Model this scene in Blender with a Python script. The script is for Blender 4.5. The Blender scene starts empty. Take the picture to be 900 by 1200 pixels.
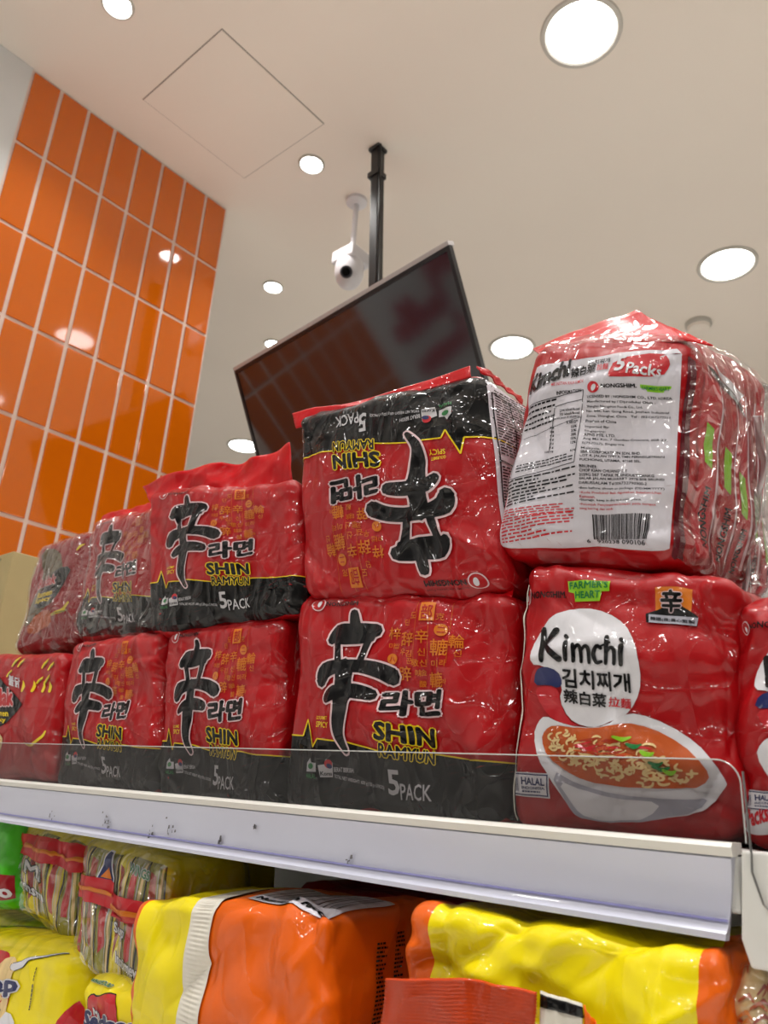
import bpy, math, random, colorsys
import numpy as np
from mathutils import Vector, Matrix
from mathutils.geometry import tessellate_polygon
scene = bpy.context.scene
COL = scene.collection
CH = 1.35                      # height of the lens above the floor

# ------------------------------------------------------------------ camera
F = 905.0
PI_, RO, AZ = math.radians(19.73), math.radians(3.61), math.radians(41.4)
def _basis():
    cp, sp, cr, sr = math.cos(PI_), math.sin(PI_), math.cos(RO), math.sin(RO)
    r = np.array([1, 0, 0.]); u = np.array([0, -sp, cp]); f = np.array([0, cp, sp])
    r, u = cr*r + sr*u, -sr*r + cr*u
    W = np.array([[math.sin(AZ+math.pi/2), math.cos(AZ+math.pi/2), 0], [math.sin(AZ), math.cos(AZ), 0], [0, 0, 1.]])
    return W@r, W@u, W@f
CR, CU, CF = _basis()
cam = bpy.data.cameras.new('camera'); cam_o = bpy.data.objects.new('camera', cam); COL.objects.link(cam_o)
cam.sensor_fit = 'VERTICAL'; cam.sensor_height = 36; cam.lens = F/1200*36; cam.clip_start = 0.02
cam_o.matrix_world = Matrix(((CR[0], CU[0], -CF[0], 0), (CR[1], CU[1], -CF[1], 0), (CR[2], CU[2], -CF[2], CH), (0, 0, 0, 1)))
cam.dof.use_dof = True; cam.dof.focus_distance = .66; cam.dof.aperture_fstop = 13
scene.camera = cam_o
def ray(px, py): return CF + (px-450)/F*CR - (py-600)/F*CU
def at(px, py, y):             # the point at depth y (world metres) seen at that place of the photograph
    d = ray(px, py); p = d*y/d[1]; return np.array([p[0], p[1], p[2]+CH])
def atz(px, py, z):
    d = ray(px, py); p = d*(z-CH)/d[2]; return np.array([p[0], p[1], p[2]+CH])

# ------------------------------------------------------------------ exposure, world
scene.view_settings.view_transform = 'Standard'; scene.view_settings.look = 'None'
scene.view_settings.exposure = 0.03; scene.view_settings.gamma = 1.0; scene.view_settings.use_curve_mapping = False
LAMP = 10.0; BEAM = 6.0   # diffuser radiance, watts of each downlight's beam
w = bpy.data.worlds.new('world'); scene.world = w; w.use_nodes = True
w.node_tree.nodes['Background'].inputs[0].default_value = (.6, .6, .6, 1); w.node_tree.nodes['Background'].inputs[1].default_value = .3
scene.cycles.max_bounces = 8; scene.cycles.transparent_max_bounces = 12; scene.cycles.sample_clamp_indirect = 4
scene.cycles.caustics_reflective = False; scene.cycles.caustics_refractive = False

# ------------------------------------------------------------------ materials
def srgb(r, g, b):
    f = lambda c: (c/255/12.92 if c/255 <= .04045 else ((c/255+.055)/1.055)**2.4)
    return (f(r), f(g), f(b), 1)
def crumple_group():
    g = bpy.data.node_groups.new('crumple', 'ShaderNodeTree')
    g.interface.new_socket('Strength', in_out='INPUT', socket_type='NodeSocketFloat')
    g.interface.new_socket('Scale', in_out='INPUT', socket_type='NodeSocketFloat')
    ds = g.interface.new_socket('Distance', in_out='INPUT', socket_type='NodeSocketFloat'); ds.default_value = .006
    g.interface.new_socket('Normal', in_out='OUTPUT', socket_type='NodeSocketVector')
    N, L = g.nodes, g.links
    gi, go = N.new('NodeGroupInput'), N.new('NodeGroupOutput')
    tc = N.new('ShaderNodeTexCoord'); prev = None
    # three sets of long straight-ish pressed creases, each stretched along its own direction, and a soft swell
    for k, (rot, sc, wt) in enumerate((((.3, .5, .2), (1, 1, .22), .9), ((1.1, -.4, .9), (.25, 1.3, 1), .7), ((-.5, .8, 2.1), (1.2, .2, .8), .7))):
        mp = N.new('ShaderNodeMapping'); mp.inputs['Rotation'].default_value = rot; mp.inputs['Scale'].default_value = sc
        L.new(tc.outputs['Object'], mp.inputs['Vector'])
        n1 = N.new('ShaderNodeTexNoise'); n1.inputs['Detail'].default_value = .6; n1.inputs['Distortion'].default_value = .5
        L.new(mp.outputs[0], n1.inputs['Vector']); L.new(gi.outputs['Scale'], n1.inputs['Scale'])
        sb = N.new('ShaderNodeMath'); sb.operation = 'SUBTRACT'; sb.inputs[1].default_value = .5; L.new(n1.outputs['Fac'], sb.inputs[0])
        ab = N.new('ShaderNodeMath'); ab.operation = 'ABSOLUTE'; L.new(sb.outputs[0], ab.inputs[0])
        ad = N.new('ShaderNodeMath'); ad.operation = 'MULTIPLY_ADD'; ad.inputs[1].default_value = -wt*1.6; pw = N.new('ShaderNodeMath'); pw.operation = 'POWER'; pw.inputs[1].default_value = .65; L.new(ab.outputs[0], pw.inputs[0]); L.new(pw.outputs[0], ad.inputs[0])
        if prev: L.new(prev.outputs[0], ad.inputs[2])
        else: ad.inputs[2].default_value = 0
        prev = ad
    a = prev
    b = N.new('ShaderNodeBump'); L.new(gi.outputs['Distance'], b.inputs['Distance'])
    L.new(gi.outputs['Strength'], b.inputs['Strength']); L.new(a.outputs[0], b.inputs['Height'])
    L.new(b.outputs[0], go.inputs['Normal'])
    return g
CRUMPLE = crumple_group()
MATS = {}
def nmat(name):
    m = bpy.data.materials.new(name); m.use_nodes = True
    return m, m.node_tree.nodes, m.node_tree.links, m.node_tree.nodes['Principled BSDF']
def foil(name, c, rough=.45, coat=.55, base=.10, crum=.75, scale=18, spec=.2, metal=0):
    """printed plastic film: coloured base under a crinkled clear gloss"""
    if name in MATS: return MATS[name]
    m, N, L, p = nmat(name)
    n = N.new('ShaderNodeTexNoise'); n.inputs['Scale'].default_value = 30; tc = N.new('ShaderNodeTexCoord')
    L.new(tc.outputs['Object'], n.inputs['Vector'])
    mx = N.new('ShaderNodeMix'); mx.data_type = 'RGBA'; mx.inputs['A'].default_value = c
    mx.inputs['B'].default_value = (c[0]*.86, c[1]*.86, c[2]*.86, 1); L.new(n.outputs['Fac'], mx.inputs['Factor'])
    L.new(mx.outputs['Result'], p.inputs['Base Color'])
    p.inputs['Roughness'].default_value = rough; p.inputs['Coat Weight'].default_value = coat; p.inputs['Coat Roughness'].default_value = .1
    p.inputs['Specular IOR Level'].default_value = spec; p.inputs['Metallic'].default_value = metal
    g1 = N.new('ShaderNodeGroup'); g1.node_tree = CRUMPLE; g1.inputs['Strength'].default_value = base; g1.inputs['Scale'].default_value = scale
    g2 = N.new('ShaderNodeGroup'); g2.node_tree = CRUMPLE; g2.inputs['Strength'].default_value = crum; g2.inputs['Scale'].default_value = scale*1.5; g2.inputs['Distance'].default_value = .013; g1.inputs['Distance'].default_value = .006
    L.new(g1.outputs[0], p.inputs['Normal']); L.new(g2.outputs[0], p.inputs['Coat Normal'])
    MATS[name] = m; return m
def facing(N, L, k=.05):
    lw = N.new('ShaderNodeLayerWeight'); lw.inputs[0].default_value = .5
    pw = N.new('ShaderNodeMath'); pw.operation = 'POWER'; pw.inputs[1].default_value = 4; L.new(lw.outputs['Facing'], pw.inputs[0])
    ma = N.new('ShaderNodeMath'); ma.operation = 'MULTIPLY_ADD'; ma.inputs[1].default_value = .5; ma.inputs[2].default_value = k; L.new(pw.outputs[0], ma.inputs[0])
    return ma
def film(name, tint=(.97, .97, .97, 1), haze=.05, crum=1.0, scale=22, rough=.12, fres=.08):
    """clear crinkled cellophane"""
    m, N, L, p = nmat(name); N.remove(p); out = N['Material Output']
    tr = N.new('ShaderNodeBsdfTransparent'); tr.inputs[0].default_value = tint
    gl = N.new('ShaderNodeBsdfGlossy'); gl.inputs['Roughness'].default_value = rough; gl.inputs['Color'].default_value = (1, 1, 1, 1)
    df = N.new('ShaderNodeBsdfDiffuse'); df.inputs[0].default_value = (.8, .8, .8, 1)
    fr = facing(N, L, fres)
    g = N.new('ShaderNodeGroup'); g.node_tree = CRUMPLE; g.inputs['Strength'].default_value = crum; g.inputs['Scale'].default_value = scale; g.inputs['Distance'].default_value = .016
    L.new(g.outputs[0], gl.inputs['Normal'])
    m1 = N.new('ShaderNodeMixShader'); m1.inputs[0].default_value = haze
    L.new(tr.outputs[0], m1.inputs[1]); L.new(df.outputs[0], m1.inputs[2])
    m2 = N.new('ShaderNodeMixShader'); L.new(fr.outputs[0], m2.inputs[0]); L.new(m1.outputs[0], m2.inputs[1]); L.new(gl.outputs[0], m2.inputs[2])
    L.new(m2.outputs[0], out.inputs[0]); MATS[name] = m; return m
def plain(name, c, rough=.5, metal=0, noise=.06, nscale=6, spec=.5, bump=0, bscale=200, coat=0):
    m, N, L, p = nmat(name)
    n = N.new('ShaderNodeTexNoise'); n.inputs['Scale'].default_value = nscale; n.inputs['Detail'].default_value = 4
    tc = N.new('ShaderNodeTexCoord'); L.new(tc.outputs['Object'], n.inputs['Vector'])
    mx = N.new('ShaderNodeMix'); mx.data_type = 'RGBA'; mx.inputs['A'].default_value = c
    mx.inputs['B'].default_value = tuple(max(0, v*(1-2*noise)) for v in c[:3])+(1,); L.new(n.outputs['Fac'], mx.inputs['Factor'])
    L.new(mx.outputs['Result'], p.inputs['Base Color'])
    p.inputs['Roughness'].default_value = rough; p.inputs['Metallic'].default_value = metal; p.inputs['Specular IOR Level'].default_value = spec
    p.inputs['Coat Weight'].default_value = coat
    if bump:
        b = N.new('ShaderNodeBump'); b.inputs['Strength'].default_value = bump; b.inputs['Distance'].default_value = .001
        n2 = N.new('ShaderNodeTexNoise'); n2.inputs['Scale'].default_value = bscale; L.new(tc.outputs['Object'], n2.inputs['Vector'])
        L.new(n2.outputs['Fac'], b.inputs['Height']); L.new(b.outputs[0], p.inputs['Normal'])
    MATS[name] = m; return m
def emit(name, c, s):
    m, N, L, p = nmat(name); p.inputs['Base Color'].default_value = (.8, .8, .8, 1)
    p.inputs['Emission Color'].default_value = c; p.inputs['Emission Strength'].default_value = s; MATS[name] = m; return m

RED = foil('red_film', srgb(168, 5, 15))
KRED = foil('kimchi_red_film', srgb(166, 5, 14))
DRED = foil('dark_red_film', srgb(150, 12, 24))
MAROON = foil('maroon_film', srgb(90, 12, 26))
BLACK = foil('black_film', srgb(6, 6, 7), spec=.1)
INK = foil('ink', srgb(8, 8, 11), spec=.1)
FLAP = foil('flap_orange', srgb(208, 66, 12), crum=.6, scale=12)
FIN = foil('seal_red', srgb(196, 6, 18), rough=.35, coat=.3, spec=.1, crum=.8)
HOLI = foil('dull_olive_ink', srgb(96, 84, 54))
OUTL = foil('pale_outline', srgb(225, 195, 200))
YEL = foil('yellow_ink', srgb(235, 205, 20))
GOLD = foil('gold_ink', srgb(205, 112, 20))
WHITE = foil('white_film', srgb(216, 215, 221))
PANEL = foil('label_white', srgb(208, 205, 214), crum=.9)
GREY = foil('grey_ink', srgb(190, 188, 192))
GREEN = foil('green_ink', srgb(140, 200, 40))
DGREEN = foil('dark_green_ink', srgb(30, 120, 60))
BLUE = foil('blue_ink', srgb(24, 34, 90))
LRED = foil('light_red_ink', srgb(190, 26, 38))
SOUP = foil('soup_ink', srgb(190, 85, 30))
SOUPD = foil('soup_dark_ink', srgb(160, 45, 20))
NOOD = foil('noodle_ink', srgb(230, 200, 140))
BOWL = foil('bowl_ink', srgb(220, 220, 226))
BOWLS = foil('bowl_grey_ink', srgb(165, 165, 178))
PYEL = foil('yellow_film', srgb(240, 220, 0), crum=.6, scale=12)
PORA = foil('orange_film', srgb(230, 98, 6), crum=.6, scale=12)
SEAMW = foil('seam_white', srgb(225, 220, 208), crum=.2)
PGRN = foil('green_film', srgb(70, 190, 20))
OLIVE = foil('olive_ink', srgb(140, 136, 40))
FILM = film('clear_film')
FILM2 = film('hazy_film', haze=.02, crum=1.0, scale=30, fres=.09)
SEAMC = film('clear_seam', haze=.75, crum=.6, scale=60)

# ------------------------------------------------------------------ object helpers
def tag(o, label, cat, group=None, kind=None):
    if label: o['label'] = label
    if cat: o['category'] = cat
    if group: o['group'] = group
    if kind: o['kind'] = kind
    return o
def empty(name, loc, label, cat, group=None, kind=None):
    o = bpy.data.objects.new(name, None); COL.objects.link(o); o.location = Vector([float(v) for v in loc]); o.empty_display_size = .05
    return tag(o, label, cat, group, kind)
def link(name, me, parent=None, loc=None):
    o = bpy.data.objects.new(name, me); COL.objects.link(o)
    if parent: o.parent = parent
    if loc is not None: o.location = Vector([float(v) for v in loc])
    return o
class MB:
    """collects simple shapes, world coordinates; build() makes ONE mesh object"""
    def __init__(s): s.v, s.f, s.m = [], [], []
    def add(s, v, f, mi=0):
        n = len(s.v); s.v += [tuple(float(x) for x in p) for p in v]; s.f += [[i+n for i in q] for q in f]; s.m += [mi]*len(f); return s
    def box(s, a, b, mi=0):
        (x0, y0, z0), (x1, y1, z1) = a, b
        return s.add([(x0,y0,z0),(x1,y0,z0),(x1,y1,z0),(x0,y1,z0),(x0,y0,z1),(x1,y0,z1),(x1,y1,z1),(x0,y1,z1)],
                     [(0,3,2,1),(4,5,6,7),(0,1,5,4),(1,2,6,5),(2,3,7,6),(3,0,4,7)], mi)
    def hexa(s, p, mi=0):     # eight points, lower four then upper four
        return s.add(p, [(0,3,2,1),(4,5,6,7),(0,1,5,4),(1,2,6,5),(2,3,7,6),(3,0,4,7)], mi)
    def prism(s, prof, x0, x1, mi=0):   # (y,z) profile swept along x
        n = len(prof)
        return s.add([(x0, y, z) for y, z in prof]+[(x1, y, z) for y, z in prof],
                     [list(range(n))[::-1], [i+n for i in range(n)]]+[(i, (i+1) % n, (i+1) % n+n, i+n) for i in range(n)], mi)
    def lathe(s, prof, c, n=32, axis='z', mi=0):   # prof: (radius, height)
        v, f = [], []
        for r, h in prof:
            for k in range(n):
                a = 2*math.pi*k/n; x, y = r*math.cos(a), r*math.sin(a)
                v.append((c[0]+x, c[1]+y, c[2]+h) if axis == 'z' else (c[0]+x, c[1]+h, c[2]+y))
        for i in range(len(prof)-1):
            for k in range(n): f.append((i*n+k, i*n+(k+1) % n, (i+1)*n+(k+1) % n, (i+1)*n+k))
        if prof[0][0] > 1e-6: f.append(list(range(n))[::-1])
        if prof[-1][0] > 1e-6: f.append([(len(prof)-1)*n+k for k in range(n)])
        return s.add(v, f, mi)
    def tube(s, pts, r, n=8, mi=0):
        pts = [np.array(p, float) for p in pts]; v, f = [], []
        rr = r if hasattr(r, '__len__') else [r]*len(pts)
        for i, p in enumerate(pts):
            t = pts[min(i+1, len(pts)-1)]-pts[max(i-1, 0)]; t /= np.linalg.norm(t)
            a = np.cross(t, [0, 0, 1]) if abs(t[2]) < .9 else np.cross(t, [1, 0, 0]); a /= np.linalg.norm(a); b = np.cross(t, a)
            for k in range(n):
                g = 2*math.pi*k/n; v.append(p+rr[i]*(math.cos(g)*a+math.sin(g)*b))
        for i in range(len(pts)-1):
            for k in range(n): f.append((i*n+k, i*n+(k+1) % n, (i+1)*n+(k+1) % n, (i+1)*n+k))
        f.append(list(range(n))[::-1]); f.append([(len(pts)-1)*n+k for k in range(n)])
        return s.add(v, f, mi)
    def build(s, name, mats, parent=None, smooth=False, bevel=0, origin=None):
        if not isinstance(mats, (list, tuple)): mats = [mats]
        org = np.array(origin if origin is not None else (0, 0, 0), float); q_ = parent
        while q_ is not None and origin is None: org = org+np.array(q_.location); q_ = q_.parent
        me = bpy.data.meshes.new(name); me.from_pydata([tuple(np.array(p)-org) for p in s.v], [], s.f)
        for m in mats: me.materials.append(m)
        me.polygons.foreach_set('material_index', s.m)
        if smooth: me.shade_smooth()
        me.update()
        o = link(name, me, parent, None if parent else org)
        if smooth: me.set_sharp_from_angle(angle=math.radians(40))
        if bevel:
            b = o.modifiers.new('bevel', 'BEVEL'); b.width = bevel; b.segments = 2; b.limit_method = 'ANGLE'
        return o

# ------------------------------------------------------------------ 2D print (triangles in photograph pixels, mapped to the pack's face)
def homography(src, dst):
    A = []
    for (x, y), (u, v) in zip(src, dst):
        A.append([x, y, 1, 0, 0, 0, -u*x, -u*y, -u]); A.append([0, 0, 0, x, y, 1, -v*x, -v*y, -v])
    return np.linalg.svd(np.array(A, float))[2][-1].reshape(3, 3)
def happly(Hm, p):
    q = np.concatenate([p, np.ones(p.shape[:-1]+(1,))], -1)@Hm.T
    return q[..., :2]/q[..., 2:]
_TXT = {}
def text_tris(s, off=0):
    k = (s, off)
    if k in _TXT: return _TXT[k]
    if off > .021 or (off > 0 and max(map(ord, s)) > 0x2e80):                 # thicken by laying shifted copies over one another: never tears a glyph
        T0 = text_tris(s, 0); n_ = 8 if off > .04 else 5
        _TXT[k] = np.concatenate([T0]+[T0+off*np.array([math.cos(6.2832*i/n_), math.sin(6.2832*i/n_)]) for i in range(n_)]); return _TXT[k]
    c = bpy.data.curves.new('t', 'FONT'); c.body = s; c.resolution_u = 2; c.offset = off
    o = bpy.data.objects.new('t', c); COL.objects.link(o)
    dg = bpy.context.evaluated_depsgraph_get(); e = o.evaluated_get(dg); m = e.to_mesh(); m.calc_loop_triangles()
    v = np.empty(len(m.vertices)*3); m.vertices.foreach_get('co', v); v = v.reshape(-1, 3)[:, :2]
    t = np.empty(len(m.loop_triangles)*3, dtype=np.int32); m.loop_triangles.foreach_get('vertices', t)
    e.to_mesh_clear(); bpy.data.objects.remove(o); bpy.data.curves.remove(c)
    _TXT[k] = v[t].reshape(-1, 3, 2); return _TXT[k]
def subdivide(T, L):
    for _ in range(9):
        e = np.linalg.norm(T-np.roll(T, -1, 1), axis=2); k = e.argmax(1); big = e.max(1) > L
        if not big.any(): break
        A = T[big]; k = k[big]; i = np.arange(len(A))
        a, b, c = A[i, k], A[i, (k+1) % 3], A[i, (k+2) % 3]; m = (a+b)/2
        T = np.concatenate([T[~big], np.stack([a, m, c], 1), np.stack([m, b, c], 1)])
    return T
class Design:
    def __init__(s, quad=None, lmax=.03):
        """quad: the face's corners TL, TR, BR, BL in drawing coordinates"""
        s.H = homography(quad, [(-1, 1), (1, 1), (1, -1), (-1, -1)]) if quad else np.eye(3); s.items = []; s.l = lmax; s.fine = None
    def raw(s, part, mat, T, layer):
        if len(T): s.items.append((part, mat, layer, subdivide(happly(s.H, np.asarray(T, float)), s.l)))
    def poly(s, part, mat, pts, layer=1, smooth=0):
        pts = [np.array(p, float) for p in pts]
        for _ in range(smooth):
            q = []
            for i, p in enumerate(pts): n = pts[(i+1) % len(pts)]; q += [p*.75+n*.25, p*.25+n*.75]
            pts = q
        t = tessellate_polygon([[Vector((p[0], p[1], 0)) for p in pts]])
        P = np.array(pts); s.raw(part, mat, np.array([[P[i] for i in a] for a in t]), layer)
    def ellipse(s, part, mat, c, rx, ry, rot=0, layer=1, n=28):
        r = math.radians(rot)
        s.poly(part, mat, [(c[0]+rx*math.cos(a)*math.cos(r)-ry*math.sin(a)*math.sin(r), c[1]+rx*math.cos(a)*math.sin(r)+ry*math.sin(a)*math.cos(r))
                           for a in [2*math.pi*k/n for k in range(n)]], layer)
    def text(s, part, mat, txt, bl, br, tl, layer=3, bold=.0, line=None, lw=.04, shear=0):
        T = text_tris(txt, bold); mn = T.reshape(-1, 2).min(0); mx = T.reshape(-1, 2).max(0)
        bl, br, tl = (np.array(q, float) for q in (bl, br, tl))
        def mp(T):
            a = (T-mn)/(mx-mn); a[..., 0] += shear*a[..., 1]; return bl+a[..., :1]*(br-bl)+a[..., 1:]*(tl-bl)
        if line: s.raw(part, line, mp(text_tris(txt, bold+lw)), layer-1)
        s.raw(part, mat, mp(T), layer)
    def stroke(s, part, mat, pts, ws, layer=3, line=None, lw=7, cap=True):
        if part == 'brush_emblem': ws = [w_*1.14 for w_ in ws]
        P = [np.array(p, float) for p in pts]
        # smooth by Catmull-Rom
        Q, Wd = [], []
        for i in range(len(P)-1):
            p0, p1, p2, p3 = P[max(i-1, 0)], P[i], P[i+1], P[min(i+2, len(P)-1)]
            for t in np.linspace(0, 1, 5)[:-1]:
                Q.append(.5*((2*p1)+(-p0+p2)*t+(2*p0-5*p1+4*p2-p3)*t*t+(-p0+3*p1-3*p2+p3)*t**3)); Wd.append(ws[i]*(1-t)+ws[i+1]*t)
        Q.append(P[-1]); Wd.append(ws[-1])
        def go(extra, mt, ly):
            T = []; left, right = [], []
            for i, q in enumerate(Q):
                d = Q[min(i+1, len(Q)-1)]-Q[max(i-1, 0)]; d /= (np.linalg.norm(d)+1e-9); n = np.array([-d[1], d[0]]); h = Wd[i]/2+extra
                left.append(q+n*h); right.append(q-n*h)
            for i in range(len(Q)-1):
                T += [[left[i], right[i], right[i+1]], [left[i], right[i+1], left[i+1]]]
            if cap:
                for q, wd in ((Q[0], Wd[0]), (Q[-1], Wd[-1])):
                    h = wd/2+extra; C = [q+h*np.array([math.cos(a), math.sin(a)]) for a in np.linspace(0, 2*math.pi, 9)[:-1]]
                    T += [[C[0], C[k], C[k+1]] for k in range(1, 7)]
            s.raw(part, mt, np.array(T), ly)
        if line: go(lw, line, layer-1)
        go(0, mat, layer)
    def lines(s, part, mat, bl, br, tl, n, layer=3, seed=0, fill=.5, words=9):
        """fine print too small to read: n rows of short dashes in the quad"""
        rnd = random.Random(seed); bl, br, tl = (np.array(q, float) for q in (bl, br, tl)); T = []
        for i in range(n):
            y0 = 1-(i+.15)/n; y1 = y0-fill/n; x = 0
            end = 1 if rnd.random() < .75 else rnd.uniform(.4, .95)
            while x < end-.02:
                w_ = min(rnd.uniform(.4, 1.5)/words, end-x)
                a, b, c, d = [bl+u*(br-bl)+v*(tl-bl) for u, v in ((x, y0), (x+w_, y0), (x+w_, y1), (x, y1))]
                T += [[a, b, c], [a, c, d]]; x += w_+.25/words
        s.raw(part, mat, np.array(T), layer)

# ------------------------------------------------------------------ packs
class Pack:
    def __init__(s, name, label, cat, group, front, depth, mat, seed=1, r=.011, puff=(.004, .007, .006), amp=.0012, ncr=60, cramp=.0017,
                 back=None, N=76, stripes=()):
        """front: world points TL, TR, BR, BL; depth: metres away from the aisle; back: shifts for the four back corners"""
        fr = [np.array(p, float) for p in front]; bk = [p+np.array([0, depth, 0.]) for p in fr]
        if back: bk = [p+np.array(q) for p, q in zip(bk, back)]
        # C[ix][iy][iz]
        s.C = np.zeros((2, 2, 2, 3))
        for iy, q in ((0, fr), (1, bk)):
            s.C[0, iy, 1], s.C[1, iy, 1], s.C[1, iy, 0], s.C[0, iy, 0] = q
        s.h = np.array([np.linalg.norm(fr[1]-fr[0])+np.linalg.norm(fr[2]-fr[3]), 2*depth, np.linalg.norm(fr[0]-fr[3])+np.linalg.norm(fr[1]-fr[2])])/4
        s.r, s.b = min(r, s.h.min()*.9), puff
        rnd = np.random.RandomState(seed)
        s.low = [(rnd.normal(size=3)*rnd.uniform(25, 70), rnd.uniform(0, 6.3), rnd.uniform(.3, 1)*amp) for _ in range(7)]
        s.cr = []
        for k in range(ncr):
            c = rnd.uniform(-1, 1, 3); j = rnd.choice([0, 1, 1, 1, 2]); c[j] = -1 if j == 1 else rnd.choice([-1, 1])
            if k % 3 == 0: c = np.sign(c)*np.array([.85, 1, .8])*rnd.uniform(.75, 1, 3)
            m = rnd.normal(size=3); m /= np.linalg.norm(m)
            s.cr.append((c*s.h, m, rnd.uniform(.02, .07), rnd.uniform(.004, .010), cramp*rnd.choice([-1, 1])*rnd.uniform(.4, 1.2)))
        s.crv = [np.array(z_) for z_ in zip(*s.cr)]
        base = (fr[2]+fr[3]+bk[2]+bk[3])/4; s.loc = base
        s.root = empty(name, base, label, cat, group)
        s.mat, s.N = mat, N
        s.wrapper = s.shell('wrapper', mat, 0, stripes=stripes)
    def surf(s, c, off=0):
        """c (...,3) on the unit cube -> world"""
        h = s.h; p = c*h; inner = np.clip(p, -h+s.r, h-s.r); d = p-inner
        n = np.linalg.norm(d, axis=-1, keepdims=True); dn = d/np.maximum(n, 1e-9)
        q = inner+dn*(s.r)
        cx, cy, cz = np.clip(c[..., 0], -1, 1), np.clip(c[..., 1], -1, 1), np.clip(c[..., 2], -1, 1)
        q = q+np.stack([cx*s.b[0]*(1-cy**2)*(1-cz**2), cy*s.b[1]*(1-cx**2)*(1-cz**2), cz*s.b[2]*(1-cx**2)*(1-cy**2)], -1)
        D = np.zeros(c.shape[:-1])
        for k, ph, a in s.low: D += a*np.sin(q@k+ph)
        qf = q.reshape(-1, 3); c0, M, Lr, wd, A = s.crv
        r2 = (qf**2).sum(1)[:, None]-2*qf@c0.T+(c0**2).sum(1); dd = (qf@M.T-(c0*M).sum(1))/wd
        D += (np.exp(-r2/Lr**2)/(1+dd*dd)**2@A).reshape(D.shape)
        q = q+dn*(D+off)[..., None]
        t = (q/h+1)/2; x, y, z = t[..., :1], t[..., 1:2], t[..., 2:3]; C = s.C; out = 0
        for i in (0, 1):
            for j in (0, 1):
                for k in (0, 1): out = out+(x if i else 1-x)*(y if j else 1-y)*(z if k else 1-z)*C[i, j, k]
        return out
    def wrapuv(s, uv):
        u, v = uv[..., 0], uv[..., 1]; h = s.h
        ex = np.clip(np.abs(u)-1, 0, None)*h[0]/h[1]; ez = np.clip(np.abs(v)-1, 0, None)*h[2]/h[1]
        return np.stack([np.clip(u, -1, 1), np.clip(-1+ex+ez, -1, 1), np.clip(v, -1, 1)], -1)
    def on(s, uv, off=0):
        """world points and normals for front-face coordinates (beyond +-1 they fold round the edges)"""
        uv = np.asarray(uv, float); e = .004
        P = s.surf(s.wrapuv(uv), off)
        du = s.surf(s.wrapuv(uv+[e, 0]))-s.surf(s.wrapuv(uv-[e, 0])); dv = s.surf(s.wrapuv(uv+[0, e]))-s.surf(s.wrapuv(uv-[0, e]))
        n = np.cross(du, dv); n /= np.maximum(np.linalg.norm(n, axis=-1, keepdims=True), 1e-12)
        return P, n
    def shell(s, name, mat, off, N=None, sides=None, stripes=()):
        N = N or s.N; g = np.linspace(-1, 1, N+1); A, B = np.meshgrid(g, g, indexing='ij'); V, Fs, MI = [], [], []; n0 = 0
        for ax in range(3):
            for sg in (-1, 1):
                if sides and (ax, sg) not in sides: continue
                if ax == 1 and sg == 1: M = 8
                else: M = N
                gg = np.linspace(-1, 1, M+1); a, b = np.meshgrid(gg, gg, indexing='ij')
                c = np.zeros((M+1, M+1, 3)); c[..., ax] = sg; c[..., (ax+1) % 3] = a; c[..., (ax+2) % 3] = b
                V.append(s.surf(c, off).reshape(-1, 3)); i = np.arange((M+1)**2).reshape(M+1, M+1)+n0
                q = np.stack([i[:-1, :-1], i[1:, :-1], i[1:, 1:], i[:-1, 1:]], -1).reshape(-1, 4)
                if sg < 0: q = q[:, ::-1]
                Fs.append(q); n0 += (M+1)**2; cc = (c[:-1, :-1, 0]+c[1:, 1:, 0])/2; mi_ = np.zeros(cc.shape, int)
                if ax:
                    for k_, (u0, u1, _m) in enumerate(stripes): mi_[(cc > u0) & (cc < u1)] = k_+1
                MI.append(mi_.reshape(-1))
        V = np.concatenate(V)-s.loc; Fs = np.concatenate(Fs)
        # weld the edges of the six patches
        key = np.round(V*2e5).astype(np.int64); _, idx, inv = np.unique(key, axis=0, return_index=True, return_inverse=True)
        V = V[idx]; Fs = inv.reshape(-1)[Fs]
        me = bpy.data.meshes.new(name); me.from_pydata(V.tolist(), [], Fs.tolist()); me.materials.append(mat); me.shade_smooth()
        for st in stripes: me.materials.append(st[2])
        me.polygons.foreach_set('material_index', np.concatenate(MI).astype(np.int32)); me.update()
        return link(name, me, s.root)
    def print(s, design, rot=False, only=None, base=.0005, mirror=False):
        parts = {}
        for part, mat, layer, T in design.items:
            if only and part not in only: continue
            parts.setdefault(part, []).append((mat, layer, T))
        for part, its in parts.items():
            V, Nn, mi, mats = [], [], [], []
            for mat, layer, T in its:
                if rot: T = -T
                P, n = s.on(T); V.append(P+n*(base+.00022*layer)); Nn.append(n)
                if mat not in mats: mats.append(mat)
                mi.append(np.full(len(T), mats.index(mat)))
            V = np.concatenate(V); Nn = np.concatenate(Nn); mi = np.concatenate(mi)
            fl = np.einsum('ij,ij->i', np.cross(V[:, 1]-V[:, 0], V[:, 2]-V[:, 0]), Nn.mean(1)) < 0
            V[fl] = V[fl][:, ::-1]; Nn[fl] = Nn[fl][:, ::-1]
            ar = np.linalg.norm(np.cross(V[:, 1]-V[:, 0], V[:, 2]-V[:, 0]), axis=1) > 1e-11
            V, Nn, mi = V[ar], Nn[ar], mi[ar]; n = len(V)
            me = bpy.data.meshes.new(part); me.vertices.add(3*n); me.vertices.foreach_set('co', (V-s.loc).ravel())
            me.loops.add(3*n); me.loops.foreach_set('vertex_index', np.arange(3*n)); me.polygons.add(n)
            me.polygons.foreach_set('loop_start', np.arange(n)*3); me.polygons.foreach_set('material_index', mi.astype(np.int32))
            for m in mats: me.materials.append(m)
            me.update(calc_edges=True); me.shade_smooth(); me.normals_split_custom_set(Nn.reshape(-1, 3).tolist())
            link(part, me, s.root)
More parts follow.
